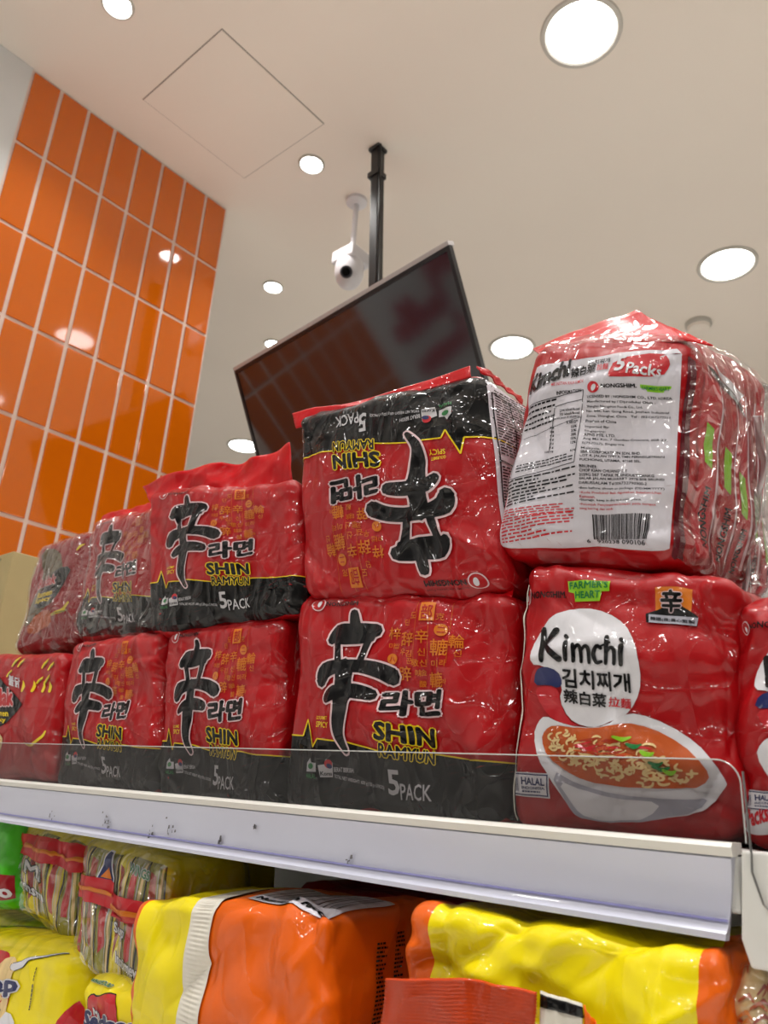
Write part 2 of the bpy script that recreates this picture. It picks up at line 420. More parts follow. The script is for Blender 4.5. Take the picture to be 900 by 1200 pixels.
    def sheet(s, name, mat, bottom, top, n=40, m=10, ripple=.0015, crimp=True, thick=.0008, label=None, seed=0, camp=.0005):
        """a flat seal standing off the pack: two polylines of world points"""
        rnd = random.Random(seed); bottom = [np.array(p, float) for p in bottom]; top = [np.array(p, float) for p in top]
        def along(P, t):
            k = t*(len(P)-1); i = min(int(k), len(P)-2); return P[i]+(P[i+1]-P[i])*(k-i)
        V = []; ph = rnd.uniform(0, 6)
        nrm = np.cross(bottom[-1]-bottom[0], top[0]-bottom[0]); nrm /= np.linalg.norm(nrm)
        for i in range(n+1):
            t = i/n; a, b = along(bottom, t), along(top, t)
            for j in range(m+1):
                q = j/m; o = ripple*(math.sin(9*t+ph)*q+.6*math.sin(21*t+2*ph+q)+.7*(1-abs(math.sin(6*t+3*q+ph)))+.5*(1-abs(math.sin(13*t-4*q+2*ph))))
                if crimp and q > .45: o += .0005*math.sin(j*math.pi)
                V.append(a+(b-a)*q+nrm*(o+(camp*(j % 2) if crimp else 0)))
        f = [(i*(m+1)+j, (i+1)*(m+1)+j, (i+1)*(m+1)+j+1, i*(m+1)+j+1) for i in range(n) for j in range(m)]
        me = bpy.data.meshes.new(name); me.from_pydata([tuple(p-s.loc) for p in V], [], f); me.materials.append(mat); me.shade_smooth(); me.update()
        o = link(name, me, s.root); sd = o.modifiers.new('solid', 'SOLIDIFY'); sd.thickness = thick; sd.offset = 0
        if label: o['label'] = label
        return o
    def band(s, name, mat, u0, u1, v0, v1, ribs=0, off=.0012, across='v', amp=.0006, n=160, thick=None):
        """a strip of film lying on the pack, with pressed ribs"""
        m = 8
        if across == 'v': nu, nv = m, n
        else: nu, nv = n, m
        U, Vv = np.meshgrid(np.linspace(u0, u1, nu+1), np.linspace(v0, v1, nv+1), indexing='ij')
        P, nn = s.on(np.stack([U, Vv], -1)); tt = (np.arange(nv+1)[None, :] if across == 'v' else np.arange(nu+1)[:, None])
        k = np.sin(2*np.pi*ribs*tt/n) if ribs else 0
        edge = np.minimum(np.arange(nu+1)[:, None], nu-np.arange(nu+1)[:, None])/nu if across == 'v' else np.minimum(np.arange(nv+1)[None, :], nv-np.arange(nv+1)[None, :])/nv
        P = P+nn*(off+amp*k*(edge > .2)+edge*.0008)[..., None]
        i = np.arange((nu+1)*(nv+1)).reshape(nu+1, nv+1); q = np.stack([i[:-1, :-1], i[1:, :-1], i[1:, 1:], i[:-1, 1:]], -1).reshape(-1, 4)
        me = bpy.data.meshes.new(name); me.from_pydata((P.reshape(-1, 3)-s.loc).tolist(), [], q.tolist()); me.materials.append(mat); me.shade_smooth(); me.update()
        return link(name, me, s.root)

# ================================================================== THE SHOP
CZ = CH+2.0
# ---- ceiling, floor, walls
M_CEIL = plain('ceiling_paint', srgb(240, 231, 221), rough=.9, noise=.03, nscale=1.5, spec=.2)
M_WALL = plain('wall_paint', srgb(226, 226, 226), rough=.6, noise=.03)
M_FLOOR = plain('floor_tile', srgb(242, 238, 230), rough=.35, noise=.05)
M_GROUT = plain('grout', srgb(246, 222, 208), rough=.6, noise=.04, nscale=20, bump=.3)
M_TILE = plain('orange_glaze', srgb(222, 108, 5), rough=.06, noise=.04, nscale=5, spec=.6, coat=.3)
M_DARKGAP = plain('gap_grey', srgb(150, 142, 134), rough=.9)  # mid grey for the hatch gap and the back wall trim
M_WHITEP = plain('white_powder_coat', srgb(222, 222, 218), rough=.4, noise=.03)
M_BLACKM = plain('black_metal', srgb(24, 25, 28), rough=.35, noise=.05)
M_TRIM = plain('lamp_trim', srgb(200, 196, 188), rough=.5)
M_GLOW = emit('lamp_diffuser', (1, .985, .95, 1), LAMP)
M_GLOWS = emit('spot_diffuser', (1, .985, .96, 1), LAMP*2.2)

def struct(o): o['kind'] = 'structure'; return o
XL, XR, YB, YF = -7.0, 4.2, 3.76, -4.2
struct(MB().box((XL, YF, CZ), (XR, YB, CZ+.1)).build('ceiling', M_CEIL))
struct(MB().box((XL, YF, -.1), (XR, YB, 0)).build('floor', M_FLOOR))
struct(MB().box((XL, YB, 0), (XR, YB+.1, CZ)).build('wall_back', M_WALL))
M_WALLD = plain('darkened_unseen_wall', srgb(110, 106, 104), rough=.7)  # tone for unseen walls, darkened to weaken reflections in the packs
struct(MB().box((XL, YF-.1, 0), (XR, YF, CZ)).build('wall_front', M_WALLD))
struct(MB().box((XR, YF, 0), (XR+.1, YB, CZ)).build('wall_right', M_WALLD))
struct(MB().box((XL-.1, YF, 0), (XL, YB, CZ)).build('wall_far_left', M_WALL))
struct(MB().box((XL, YB-.012, CZ-.035), (XR, YB-.0005, CZ-.001)).build('trim_1', M_DARKGAP))
WX = -2.04
wl = struct(MB().box((WX-.3, YF, 0), (WX-.006, 1.326, CZ-.001)).box((WX-.006, YF, 0), (WX, .575, CZ-.001), 1).build('wall_left', [M_GROUT, M_WALL]))
# orange tiles, 8 columns, each a piece of the wall
tw, th, Y0 = .0934, .275, .579
def tile_mesh():
    a, b, d, g, e = tw-.0120, th-.0120, .004, .0, .0022
    v = []
    for x, s_ in ((0, 0), (d-.001, 0), (d, e)):
        v += [(x, s_, s_), (x, a-s_, s_), (x, a-s_, b-s_), (x, s_, b-s_)]
    f = []
    for k in (0, 4): f += [(k+i, k+(i+1) % 4, k+4+(i+1) % 4, k+4+i) for i in range(4)]
    f.append((8, 9, 10, 11)); me = bpy.data.meshes.new('tile'); me.from_pydata(v, [], f); me.materials.append(M_TILE); me.update(); return me
TM = tile_mesh(); rnd = random.Random(4)
for r_ in range(12):
    for c_ in range(8):
        o = link('tile', TM, wl); o.location = (WX-.006+.001, Y0+c_*tw+.005, CZ-(r_+1)*th+.005)
        o.rotation_euler = (0, rnd.uniform(-.004, .004), rnd.uniform(-.006, .006))
# red hand-lettered sign on the white part of that wall (seen mirrored in the screen)
SG = MB()
def sg(pts, wd=.022):
    P = [np.array((WX+.008, y, z+CH)) for y, z in pts]; Q = []
    for i in range(len(P)-1):
        p0, p1, p2, p3 = P[max(i-1, 0)], P[i], P[i+1], P[min(i+2, len(P)-1)]
        for t in np.linspace(0, 1, 6)[:-1]: Q.append(.5*((2*p1)+(-p0+p2)*t+(2*p0-5*p1+4*p2-p3)*t*t+(-p0+3*p1-3*p2+p3)*t**3))
    Q.append(P[-1]); SG.tube(Q, wd, 6)
def word(y0, z0, k, seed):
    r = random.Random(seed); pts = []; y = y0
    for i in range(k):
        h = r.choice([.06, .07, .14]); pts += [(y, z0), (y-.02, z0+h), (y-.05, z0+h*.7), (y-.045, z0-.005)]; y -= .07
    sg(pts, .011)
M_SIGN = plain('red_sign_acrylic', srgb(205, 16, 50), rough=.4)
word(.47, .98, 6, 3); word(.44, .80, 6, 8); word(.10, 1.12, 5, 5)
tag(SG.build('wall_sign', M_SIGN, origin=(WX+.008, .2, CH+.9)), 'red hand-lettered script sign on the white wall, seen mirrored in the hanging screen', 'sign')

# ---- ceiling fittings
def lamp(x, y, r, big, label, group=None):
    t = empty('ceiling_downlight' if big else 'ceiling_spotlight', (x, y, CZ), label, 'ceiling light', group)
    k = r*(.16 if big else .22)
    MB().lathe([(r, -.0005), (r+k*.6, -.004), (r+k, -.0035), (r+k*1.12, 0)] if False else [(r+k*1.15, 0), (r+k, -.006), (r+k*.3, -.007), (r, -.003), (r, -.0005)], (x, y, CZ), 40).build('trim_ring', M_TRIM, t, smooth=True)
    MB().lathe([(r, -.0008), (r*.99, -.0025), (0, -.0026)], (x, y, CZ), 40).build('diffuser', M_GLOW if big else M_GLOWS, t)
    l = bpy.data.lights.new('beam', 'AREA'); l.shape = 'DISK'; l.size = 2*r; l.energy = BEAM if big else BEAM*.35; l.spread = math.radians(105); l.color = (1, .975, .94)
    lo = bpy.data.objects.new('beam', l); COL.objects.link(lo); lo.parent = t; lo.location = (0, 0, -.008)
big = [(-.681, 1.469, 'large round downlight at the top right, nearest the camera'), (-.683, 2.70, 'large round downlight above the right end of the shelf'),
       (-1.675, 2.74, 'large round downlight between the hanging screen and the upturned kimchi pack'), (-3.66, 2.77, 'large round downlight half hidden behind the lower left corner of the screen'),
       ]
G = 'round ceiling downlights'
for x, y, l in big: lamp(x, y, .094, True, l, G)
for x in (-.68, .32, 1.32, 2.4):
    for y in (1.47, .25, -.97, -2.2):
        if (x, y) != (-.68, 1.47): lamp(x, y, .094, True, 'large downlight outside the picture, %s of the camera, %s' % ({-.68: 'left', .32: 'just right', 1.32: 'well right', 2.4: 'far right'}[x], {1.47: 'beyond the shelf', .25: 'over the shelf', -.97: 'one row behind it', -2.2: 'two rows behind it'}[y]), 'downlights out of view')
for x, y, wh in ((-2.67, 3.3, 'hidden behind the hanging screen'), (-4.65, 2.75, 'beyond the orange wall'), (-5.6, 1.9, 'farthest to the left behind the orange wall'), (.32, 2.7, 'beyond the shelf, right of the camera'), (1.32, 2.7, 'beyond the shelf, far right'), (-1.67, -2.2, 'over the white wall, two rows behind the camera'), (-1.67, -.97, 'over the white wall, one row behind the camera')):
    lamp(x, y, .094, True, 'large round downlight '+wh, 'downlights out of view')
for x, y, l in [(-1.628, 1.358, 'small round spotlight just right of the ceiling hatch'), (-2.258, 1.75, 'small round spotlight between the orange tiles and the screen'),
                (-1.647, .622, 'small round spotlight cut by the top edge of the picture'), (-2.60, 2.06, 'small spotlight peeping over the top edge of the screen')]:
    lamp(x, y, .036, False, l, 'small ceiling spotlights')
# hatch
hx0, hx1, hy0, hy1 = -1.868, -1.472, .846, 1.262
h = empty('access_hatch', (-1.67, 1.05, CZ), 'square access hatch outlined in the ceiling above the orange tiles', 'hatch')
gp = .0028
MB().box((hx0, hy0, CZ-.0012), (hx1, hy1, CZ-.0002)).build('hatch_frame', M_DARKGAP, h)
MB().box((hx0+gp, hy0+gp, CZ-.003), (hx1-gp, hy1-gp, CZ-.0012)).build('hatch_panel', M_CEIL, h)
# detector
t = empty('smoke_detector', (-.91, 3.03, CZ), 'small pale smoke detector on the ceiling behind the kimchi pack', 'smoke detector')
MB().lathe([(.055, 0), (.055, -.014), (.05, -.02)], (-.91, 3.03, CZ)).build('base_ring', M_TRIM, t, smooth=True)
MB().lathe([(.048, -.02), (.044, -.032), (.025, -.04), (0, -.042)], (-.91, 3.03, CZ)).build('cover', M_CEIL, t, smooth=True)
# CCTV camera
cx, cy = -1.62, 1.581
M_CAMW = plain('camera_white', srgb(225, 222, 226), rough=.35)
t = empty('security_camera', (cx, cy, CZ), 'white dome security camera hanging on a thin ceiling stem', 'security camera')
MB().lathe([(.038, 0), (.038, -.012), (.03, -.018), (.011, -.02)], (cx, cy, CZ)).build('ceiling_plate', M_CAMW, t, smooth=True)
MB().lathe([(.010, -.018), (.010, -.235)], (cx, cy, CZ), 20).build('stem', M_CAMW, t, smooth=True)
z = CZ-.235
MB().box((cx-.05, cy-.05, z-.05), (cx+.05, cy+.05, z)).build('junction_box', M_CAMW, t, bevel=.006)
MB().lathe([(.047, 0), (.05, -.012), (.05, -.045), (.043, -.07), (.03, -.088), (.012, -.097), (0, -.098)], (cx+.004, cy-.01, z-.05)).build('dome', M_CAMW, t, smooth=True)
dv = np.array([.5, -.75, -.45]); dv /= np.linalg.norm(dv); c0 = np.array((cx+.004, cy-.01, z-.05-.045))
MB().tube([c0+dv*.03, c0+dv*.056], .021, 20).build('lens_bezel', plain('lens_grey', srgb(60, 60, 66), rough=.3), t, smooth=True)
MB().tube([c0+dv*.05, c0+dv*.058], .014, 20).build('lens', plain('lens_black', srgb(6, 6, 8), rough=.08), t, smooth=True)

# ---- TV
TLp = np.array([-1.897, 1.357, 1.279+CH]); TRp = np.array([-.952, 1.262, 1.279+CH]); e = (TRp-TLp); W_ = np.linalg.norm(e); e /= W_
n0 = np.cross(e, [0, 0, 1]); tt = math.radians(-25.5); dn = np.array([0, 0, -1.])*math.cos(tt)+n0*math.sin(tt); nf = np.cross(dn, e)   # faces the aisle, downwards
Htv = W_*9/16+.02
def tvp(a, b, c): return TLp+e*a+dn*b+nf*c
tv = empty('television', tvp(W_/2, Htv/2, -.03), 'large black flat screen hanging tilted from a ceiling pole', 'television')
m, N, L, p = nmat('screen_glass'); p.inputs['Base Color'].default_value = (.012, .016, .024, 1); p.inputs['Roughness'].default_value = .1
p.inputs['IOR'].default_value = 1.85; M_SCR = m
nz = N.new('ShaderNodeTexNoise'); nz.inputs['Scale'].default_value = 300; bp = N.new('ShaderNodeBump'); bp.inputs['Strength'].default_value = .02; bp.inputs['Distance'].default_value = .0005
L.new(nz.outputs['Fac'], bp.inputs['Height']); L.new(bp.outputs[0], p.inputs['Normal'])
M_BEZ = plain('bezel_black', srgb(22, 23, 27), rough=.3); M_SIL = plain('bezel_silver', srgb(190, 185, 185), rough=.35)
bz = .011
def slab(mb, a0, a1, b0, b1, c0, c1): return mb.hexa([tvp(a0, b1, c0), tvp(a1, b1, c0), tvp(a1, b1, c1), tvp(a0, b1, c1), tvp(a0, b0, c0), tvp(a1, b0, c0), tvp(a1, b0, c1), tvp(a0, b0, c1)])
slab(MB(), bz, W_-bz, bz, Htv-.02, -.004, .0).build('screen', M_SCR, tv)
mb = MB(); slab(mb, 0, bz, 0, Htv, -.012, .003); slab(mb, W_-bz, W_, 0, Htv, -.012, .003); slab(mb, bz, W_-bz, 0, bz, -.012, .003); slab(mb, bz, W_-bz, Htv-.02, Htv, -.012, .003)
mb.build('bezel', M_BEZ, tv)
mb = MB(); slab(mb, 0, W_, -.011, 0, -.02, .004); mb.build('top_edge', M_SIL, tv)
mb = MB(); slab(mb, .004, W_-.004, .001, Htv-.004, -.02, -.012); slab(mb, .2, W_-.2, .12, Htv-.06, -.06, -.02); mb.build('rear_casing', M_BEZ, tv, bevel=.004)
mb = MB(); slab(mb, W_/2-.16, W_/2+.16, .12, .34, -.075, -.06); mb.build('wall_bracket', M_BLACKM, tv)
ptop = np.array([-1.403, 1.446, CZ]); pmid = atz(440, 335, CH+1.46); k = (pmid-ptop)/(ptop[2]-pmid[2]); pbot = ptop+k*1.02
pl = empty('screen_pole', ptop, 'black square ceiling pole carrying the hanging screen', 'pole')
s_ = .016; mb = MB()
mb.hexa([pbot+np.array(q) for q in ((-s_, -s_, 0), (s_, -s_, 0), (s_, s_, 0), (-s_, s_, 0))]+[ptop+np.array(q) for q in ((-s_, -s_, 0), (s_, -s_, 0), (s_, s_, 0), (-s_, s_, 0))]).build('tube', M_BLACKM, pl, bevel=.002)
MB().box(tuple(ptop+[-.022, -.022, -.012]), tuple(ptop+[.022, .022, 0])).build('ceiling_flange', M_BLACKM, pl)
q0 = ptop+k*.11
MB().box(tuple(q0+[-.025, -.021, -.012]), tuple(q0+[.02, .021, .008])).build('clamp', M_BLACKM, pl)
ca = ptop+np.array([.021, -.012, 0]); MB().tube([ca, ca+k*.2+[.001, 0, 0], ca+k*.4+[-.001, 0, 0], ca+k*.62], .0042, 8).build('cable', M_BLACKM, pl, smooth=True)
mb = MB(); pc = tvp(W_/2, .2, -.075); mb.tube([pc, np.array([pc[0], pbot[1], pc[2]])+[0, 0, 0], pbot+np.array([0, 0, .3])], .014, 10).build('arm', M_BLACKM, pl)

# ---- gondola shelving
SZ = CH-.019                       # top of the shelf deck
gd = empty('gondola_shelf', (-1.0, .7, 0), 'white metal shop shelving unit with a grey price rail along its front', 'shelving')
M_RAIL = plain('price_rail_plastic', srgb(205, 208, 226), rough=.22, noise=.05, nscale=9, coat=.5)
M_RAILW = plain('rail_lip', srgb(228, 226, 220), rough=.3)
X0, X1 = -2.02, -.141
def profile_rail(parent, x0, x1):
    y, zt, zb = .45, CH-.0165, CH-.0615
    t = []
    def xe(z): return x1-.0068*(zt-z)/(zt-zb)
    # curved label channel: upper lip, hollow face, lower lip
    prof = [(y+.001, zt-.004), (y-.0035, zt-.0065), (y-.002, zt-.010), (y+.0005, zt-.022), (y+.0005, zt-.033), (y-.0015, zb+.006), (y-.0045, zb+.0035), (y-.0045, zb+.0005), (y+.0015, zb), (y+.003, zt-.02), (y+.003, zt-.004)]
    n = len(prof); v = [(x0, a, b) for a, b in prof]+[(xe(b), a, b) for a, b in prof]
    o = MB().add(v, [list(range(n)), [i+n for i in range(n)][::-1]]+[(i, i+n, (i+1) % n+n, (i+1) % n) for i in range(n)]).build('price_rail', M_RAIL, parent, smooth=True)
    MB().prism([(y-.004, zt-.0055), (y-.0055, zt-.001), (y-.003, zt+.0012), (y+.012, zt+.0012), (y+.012, zt-.0055)], x0, x1).build('rail_lip', M_RAILW, parent)
    return o
rail = profile_rail(gd, X0, X1)
for zz, hh in ((.0352, .0011), (.0135, .0007)):
    MB().box((X0, .4492 if hh < .001 else .4482, CH-.0165-zz-hh), (X1-.006, .452, CH-.0165-zz)).build('rail_ridge', plain('rail_ridge_'+('a' if hh > .001 else 'b'), srgb(150, 150, 208), rough=.25), rail)
# scuffs left by old stickers
M_SCUFF = plain('scuff', srgb(120, 118, 125), rough=.7, noise=.3, nscale=300)
rs = random.Random(7)
for (qx, qy, sc, nn) in ((127, 962, 3.2, 13), (202, 972, 3.0, 8), (178, 975, 2.2, 7), (410, 1008, 2, 5), (300, 968, 1.6, 4), (60, 955, 2, 5), (258, 985, 1.5, 5)):
    mb = MB()
    for _ in range(nn):
        a = at(qx+rs.gauss(0, sc), qy+rs.gauss(0, sc*1.8), .4497); w1, h1 = rs.uniform(.0004, .0016), rs.uniform(.0004, .0019)
        mb.add([(a[0]-w1, .4486, a[2]-h1), (a[0]+w1, .4486, a[2]-h1*.6), (a[0]+w1*.7, .4486, a[2]+h1), (a[0]-w1*.6, .4486, a[2]+h1*.8)], [(0, 1, 2, 3)])
    mb.build('sticker_residue', M_SCUFF, rail)
dk = MB(); dk.box((X0, .453, SZ-.03), (X1, .93, SZ)).build('shelf_board', M_WHITEP, gd, bevel=.002)
LZ = CH-.27
MB().box((X0, .43, LZ-.03), (.9, .93, LZ)).build('shelf_board', M_WHITEP, gd, bevel=.002)
MB().box((X0, .40, .12), (.9, .93, .15)).build('shelf_board', M_WHITEP, gd, bevel=.002)
MB().box((X0, .41, 0), (.9, .93, .12)).build('plinth', M_WHITEP, gd)
MB().box((X0, .93, 0), (.9, .955, SZ+.05)).build('back_panel', M_WHITEP, gd)
for xx in (X0-.02, -.1405, .9): MB().box((xx, .90, 0), (xx+.02, .975, SZ+.08)).build('upright', M_WHITEP, gd)
# neighbouring bay: its own board and front
nb = at(869, 1003, .447); nbx = nb[0]
MB().box((X1+.0105, .462, SZ-.03), (.9, .93, SZ)).build('shelf_board', M_WHITEP, gd, bevel=.002)
tpz = CH-.0165
p_ = [(nbx, .447, CH-.019), (nbx+.0, .455, CH-.019)]
mb = MB(); xb = at(880, 1135, .447)
x_in = at(868, 1095, .447)[0]
mb.add([(nbx, .447, tpz-.002), (.9, .447, tpz-.002), (.9, .447, xb[2]), (xb[0], .447, xb[2]), (x_in, .447, xb[2]+.012),
        (nbx, .462, tpz-.002), (.9, .462, tpz-.002), (.9, .462, xb[2]), (xb[0], .462, xb[2]), (x_in, .462, xb[2]+.012)],
       [(0, 4, 3, 2, 1), (5, 6, 7, 8, 9), (0, 1, 6, 5), (1, 2, 7, 6), (2, 3, 8, 7), (3, 4, 9, 8), (4, 0, 5, 9)]).build('bay_front', M_WHITEP, gd, bevel=.0012)
a = at(872, 1000, .446); pts = [(X1+.009, .4455, CH+.02), (X1+.0095, .4455, CH-.02), (X1+.009, .4455, CH-.028), (X1+.013, .4455, CH-.042), (X1+.018, .4455, CH-.047), (X1+.028, .4455, CH-.048)]
MB().tube(pts, .0006, 6).build('wire_clip', plain('clip_wire', srgb(150, 150, 150), rough=.3, metal=.8), gd)
# clear acrylic lip with rounded end
m, N, L, p = nmat('smoked_acrylic'); N.remove(p)
tr = N.new('ShaderNodeBsdfTransparent'); tr.inputs[0].default_value = (.66, .64, .64, 1); gl = N.new('ShaderNodeBsdfGlossy'); gl.inputs['Roughness'].default_value = .05
df = N.new('ShaderNodeBsdfDiffuse'); df.inputs[0].default_value = (.3, .3, .3, 1); mh = N.new('ShaderNodeMixShader'); mh.inputs[0].default_value = .03
fr = facing(N, L, .03); mx = N.new('ShaderNodeMixShader')
L.new(tr.outputs[0], mh.inputs[1]); L.new(df.outputs[0], mh.inputs[2])
L.new(fr.outputs[0], mx.inputs[0]); L.new(mh.outputs[0], mx.inputs[1]); L.new(gl.outputs[0], mx.inputs[2]); L.new(mx.outputs[0], N['Material Output'].inputs[0]); M_ACR = m
fe = at(850, 890, .449); zt = fe[2]; zb = CH-.0150; xr = X1+.006
out = [(X0, zb), (xr, zb)]+[(xr-.012+.012*math.cos(a), zt-.012+.012*math.sin(a)) for a in np.linspace(0, math.pi/2, 8)]+[(X0, zt)]
n = len(out); ac = empty('acrylic_lip', ((X0+xr)/2, .449, zb), 'clear smoky acrylic guard standing along the front of the top shelf', 'shelf guard')
MB().add([(x, .4505, z) for x, z in out], [list(range(n))]).build('panel', M_ACR, ac)
M_EDGE = plain('acrylic_edge', srgb(190, 190, 188), rough=.2, spec=.6)
MB().tube([(x, .4505, z) for x, z in out[1:]], .00045, 6).build('polished_edge', M_EDGE, ac)

# ================================================================== PRINTS
def shin_design(lmax=.03):
    D = Design([(90, 60), (840, 51), (816, 855), (24, 795)], lmax)
    # black band with its jagged yellow edge
    edge = [(-60, 540), (45, 543), (116, 548), (136, 492), (166, 588), (184, 560), (300, 572), (430, 604), (620, 615), (720, 632), (830, 640), (1010, 648)]
    low = [(1010, 960), (826, 880), (420, 850), (24, 790), (-60, 788)]
    D.poly('colour_band', BLACK, edge+low, 0)
    for i in range(len(edge)-1):
        D.stroke('colour_band', YEL, [edge[i], edge[i+1]], [5, 5], 1, cap=False)
    # brushed character
    E_, K = 'brush_emblem', dict(layer=4, line=OUTL, lw=7)
    D.stroke(E_, INK, [(322, 124), (326, 160), (332, 200)], [26, 34, 48], **K)
    D.stroke(E_, INK, [(234, 218), (262, 190), (310, 186), (360, 186), (404, 186)], [28, 50, 46, 50, 44], **K)
    D.stroke(E_, INK, [(250, 214), (300, 220), (390, 212)], [30, 26, 26], **K)
    D.stroke(E_, INK, [(258, 220), (264, 262), (270, 300)], [24, 22, 24], **K)
    D.stroke(E_, INK, [(376, 222), (362, 262), (350, 296)], [28, 24, 26], **K)
    D.stroke(E_, INK, [(204, 360), (222, 326), (280, 312), (350, 312), (420, 326), (468, 348)], [42, 54, 40, 40, 48, 54], **K)
    D.stroke(E_, INK, [(296, 316), (294, 360), (296, 405)], [56, 50, 60], **K)
    D.stroke(E_, INK, [(228, 424), (262, 402), (320, 398), (364, 404), (398, 412)], [26, 42, 46, 44, 38], **K)
    D.stroke(E_, INK, [(292, 400), (282, 450), (268, 510), (270, 555), (296, 604)], [60, 50, 40, 30, 16], **K)
    D.text('lettering', INK, '라면', (425, 490), (634, 484), (430, 396), 4, bold=.05, line=OUTL, lw=.055, shear=.02)
    D.text('lettering', INK, 'SHIN', (412, 566), (608, 594), (412, 500), 5, bold=.045, line=YEL, lw=.055)
    D.text('lettering', INK, 'RAMYUN', (428, 622), (602, 650), (430, 576), 5, bold=.035, line=YEL, lw=.06)
    D.text('lettering', GREY, '5', (446, 750), (484, 754), (450, 664), 4, bold=.02)
    D.text('lettering', GREY, 'PACK', (486, 768), (592, 774), (486, 712), 4, bold=.01)
    D.text('small_print', GREY, 'BERAT BERSIH', (240, 672), (316, 676), (240, 656), 3, bold=.01)
    D.text('small_print', GREY, 'TOTAL NET WEIGHT: 600 g (120 g x 5 PACKS)', (240, 696), (430, 736), (241, 680), 3, bold=.01)
    D.text('small_print', YEL, 'GOURMET', (180, 494), (228, 496), (181, 482), 3, bold=.01)
    D.text('small_print', YEL, 'SPICY', (180, 520), (230, 524), (181, 500), 3, bold=.01)
    D.poly('small_print', GREY, [(134, 640), (152, 624), (160, 640), (180, 642), (178, 672), (132, 670)], 2)
    D.ellipse('small_print', DGREEN, (155, 652), 14, 10, 0, 3)
    D.text('small_print', DGREEN, 'HALAL', (132, 692), (178, 694), (132, 677), 3, bold=.02)
    D.poly('small_print', GREY, [(186, 650), (236, 640), (234, 690), (190, 690)], 2)
    D.ellipse('small_print', LRED, (220, 645), 15, 15, 0, 3); D.ellipse('small_print', BLUE, (223, 652), 12, 8, 20, 4)
    D.text('small_print', INK, 'Korea', (192, 684), (232, 684), (192, 670), 4, bold=.02)
    # maker's mark
    D.ellipse('maker_mark', OUTL, (173, 86), 28, 28, 0, 1); D.ellipse('maker_mark', RED, (173, 86), 24, 24, 0, 2); D.ellipse('maker_mark', WHITE, (178, 86), 8, 14, 10, 3)
    D.text('maker_mark', INK, 'NONGSHIM', (205, 95), (330, 96), (205, 78), 3, bold=.03)
    D.text('maker_mark', INK, 'Lovely Life Lovely Food', (205, 72), (332, 72), (205, 62), 3)
    # gold characters
    def g(t, x, y, s): D.text('gold_characters', GOLD, t, (x-s*.45, y+s/2), (x+s*.45, y+s/2), (x-s*.45, y-s/2), 2, bold=.008)
    D.poly('gold_characters', GOLD, [(556, 84), (604, 84), (604, 150), (556, 150)], 1)
    D.text('gold_characters', RED, '部', (562, 145), (598, 145), (562, 92), 2, bold=.01)
    D.ellipse('gold_characters', GOLD, (626, 182), 20, 22, 0, 1); D.text('gold_characters', RED, '二', (614, 192), (638, 192), (614, 172), 2, bold=.02)
    D.ellipse('gold_characters', GOLD, (466, 286), 17, 19, 0, 1); D.text('gold_characters', RED, '八', (456, 296), (476, 296), (456, 278), 2, bold=.02)
    for a in (('梓', 470, 195, 44), ('辞', 518, 215, 52), ('辛', 570, 207, 48), ('轆', 624, 245, 60), ('輪', 675, 222, 50), ('辟', 515, 338, 50), ('轆', 616, 358, 54),
              ('신', 570, 262, 26), ('미', 612, 302, 24), ('라', 640, 300, 24), ('우', 505, 262, 24), ('미', 462, 240, 20), ('쌉', 480, 240, 20), ('克', 620, 134, 26),
              ('敬', 550, 300, 26), ('신', 575, 300, 24), ('味', 560, 335, 24), ('金', 575, 332, 20), ('김', 528, 268, 24), ('꾼', 532, 295, 20), ('신', 680, 265, 24), ('도', 535, 130, 22), ('단', 515, 155, 22), ('酸', 570, 372, 24), ('라', 645, 365, 18)): g(*a)
    for x in (545, 590, 652): D.stroke('gold_characters', GOLD, [(x, 70), (x-2, 300)], [1, 1], 1, cap=False)
    return D
SHIN = shin_design()
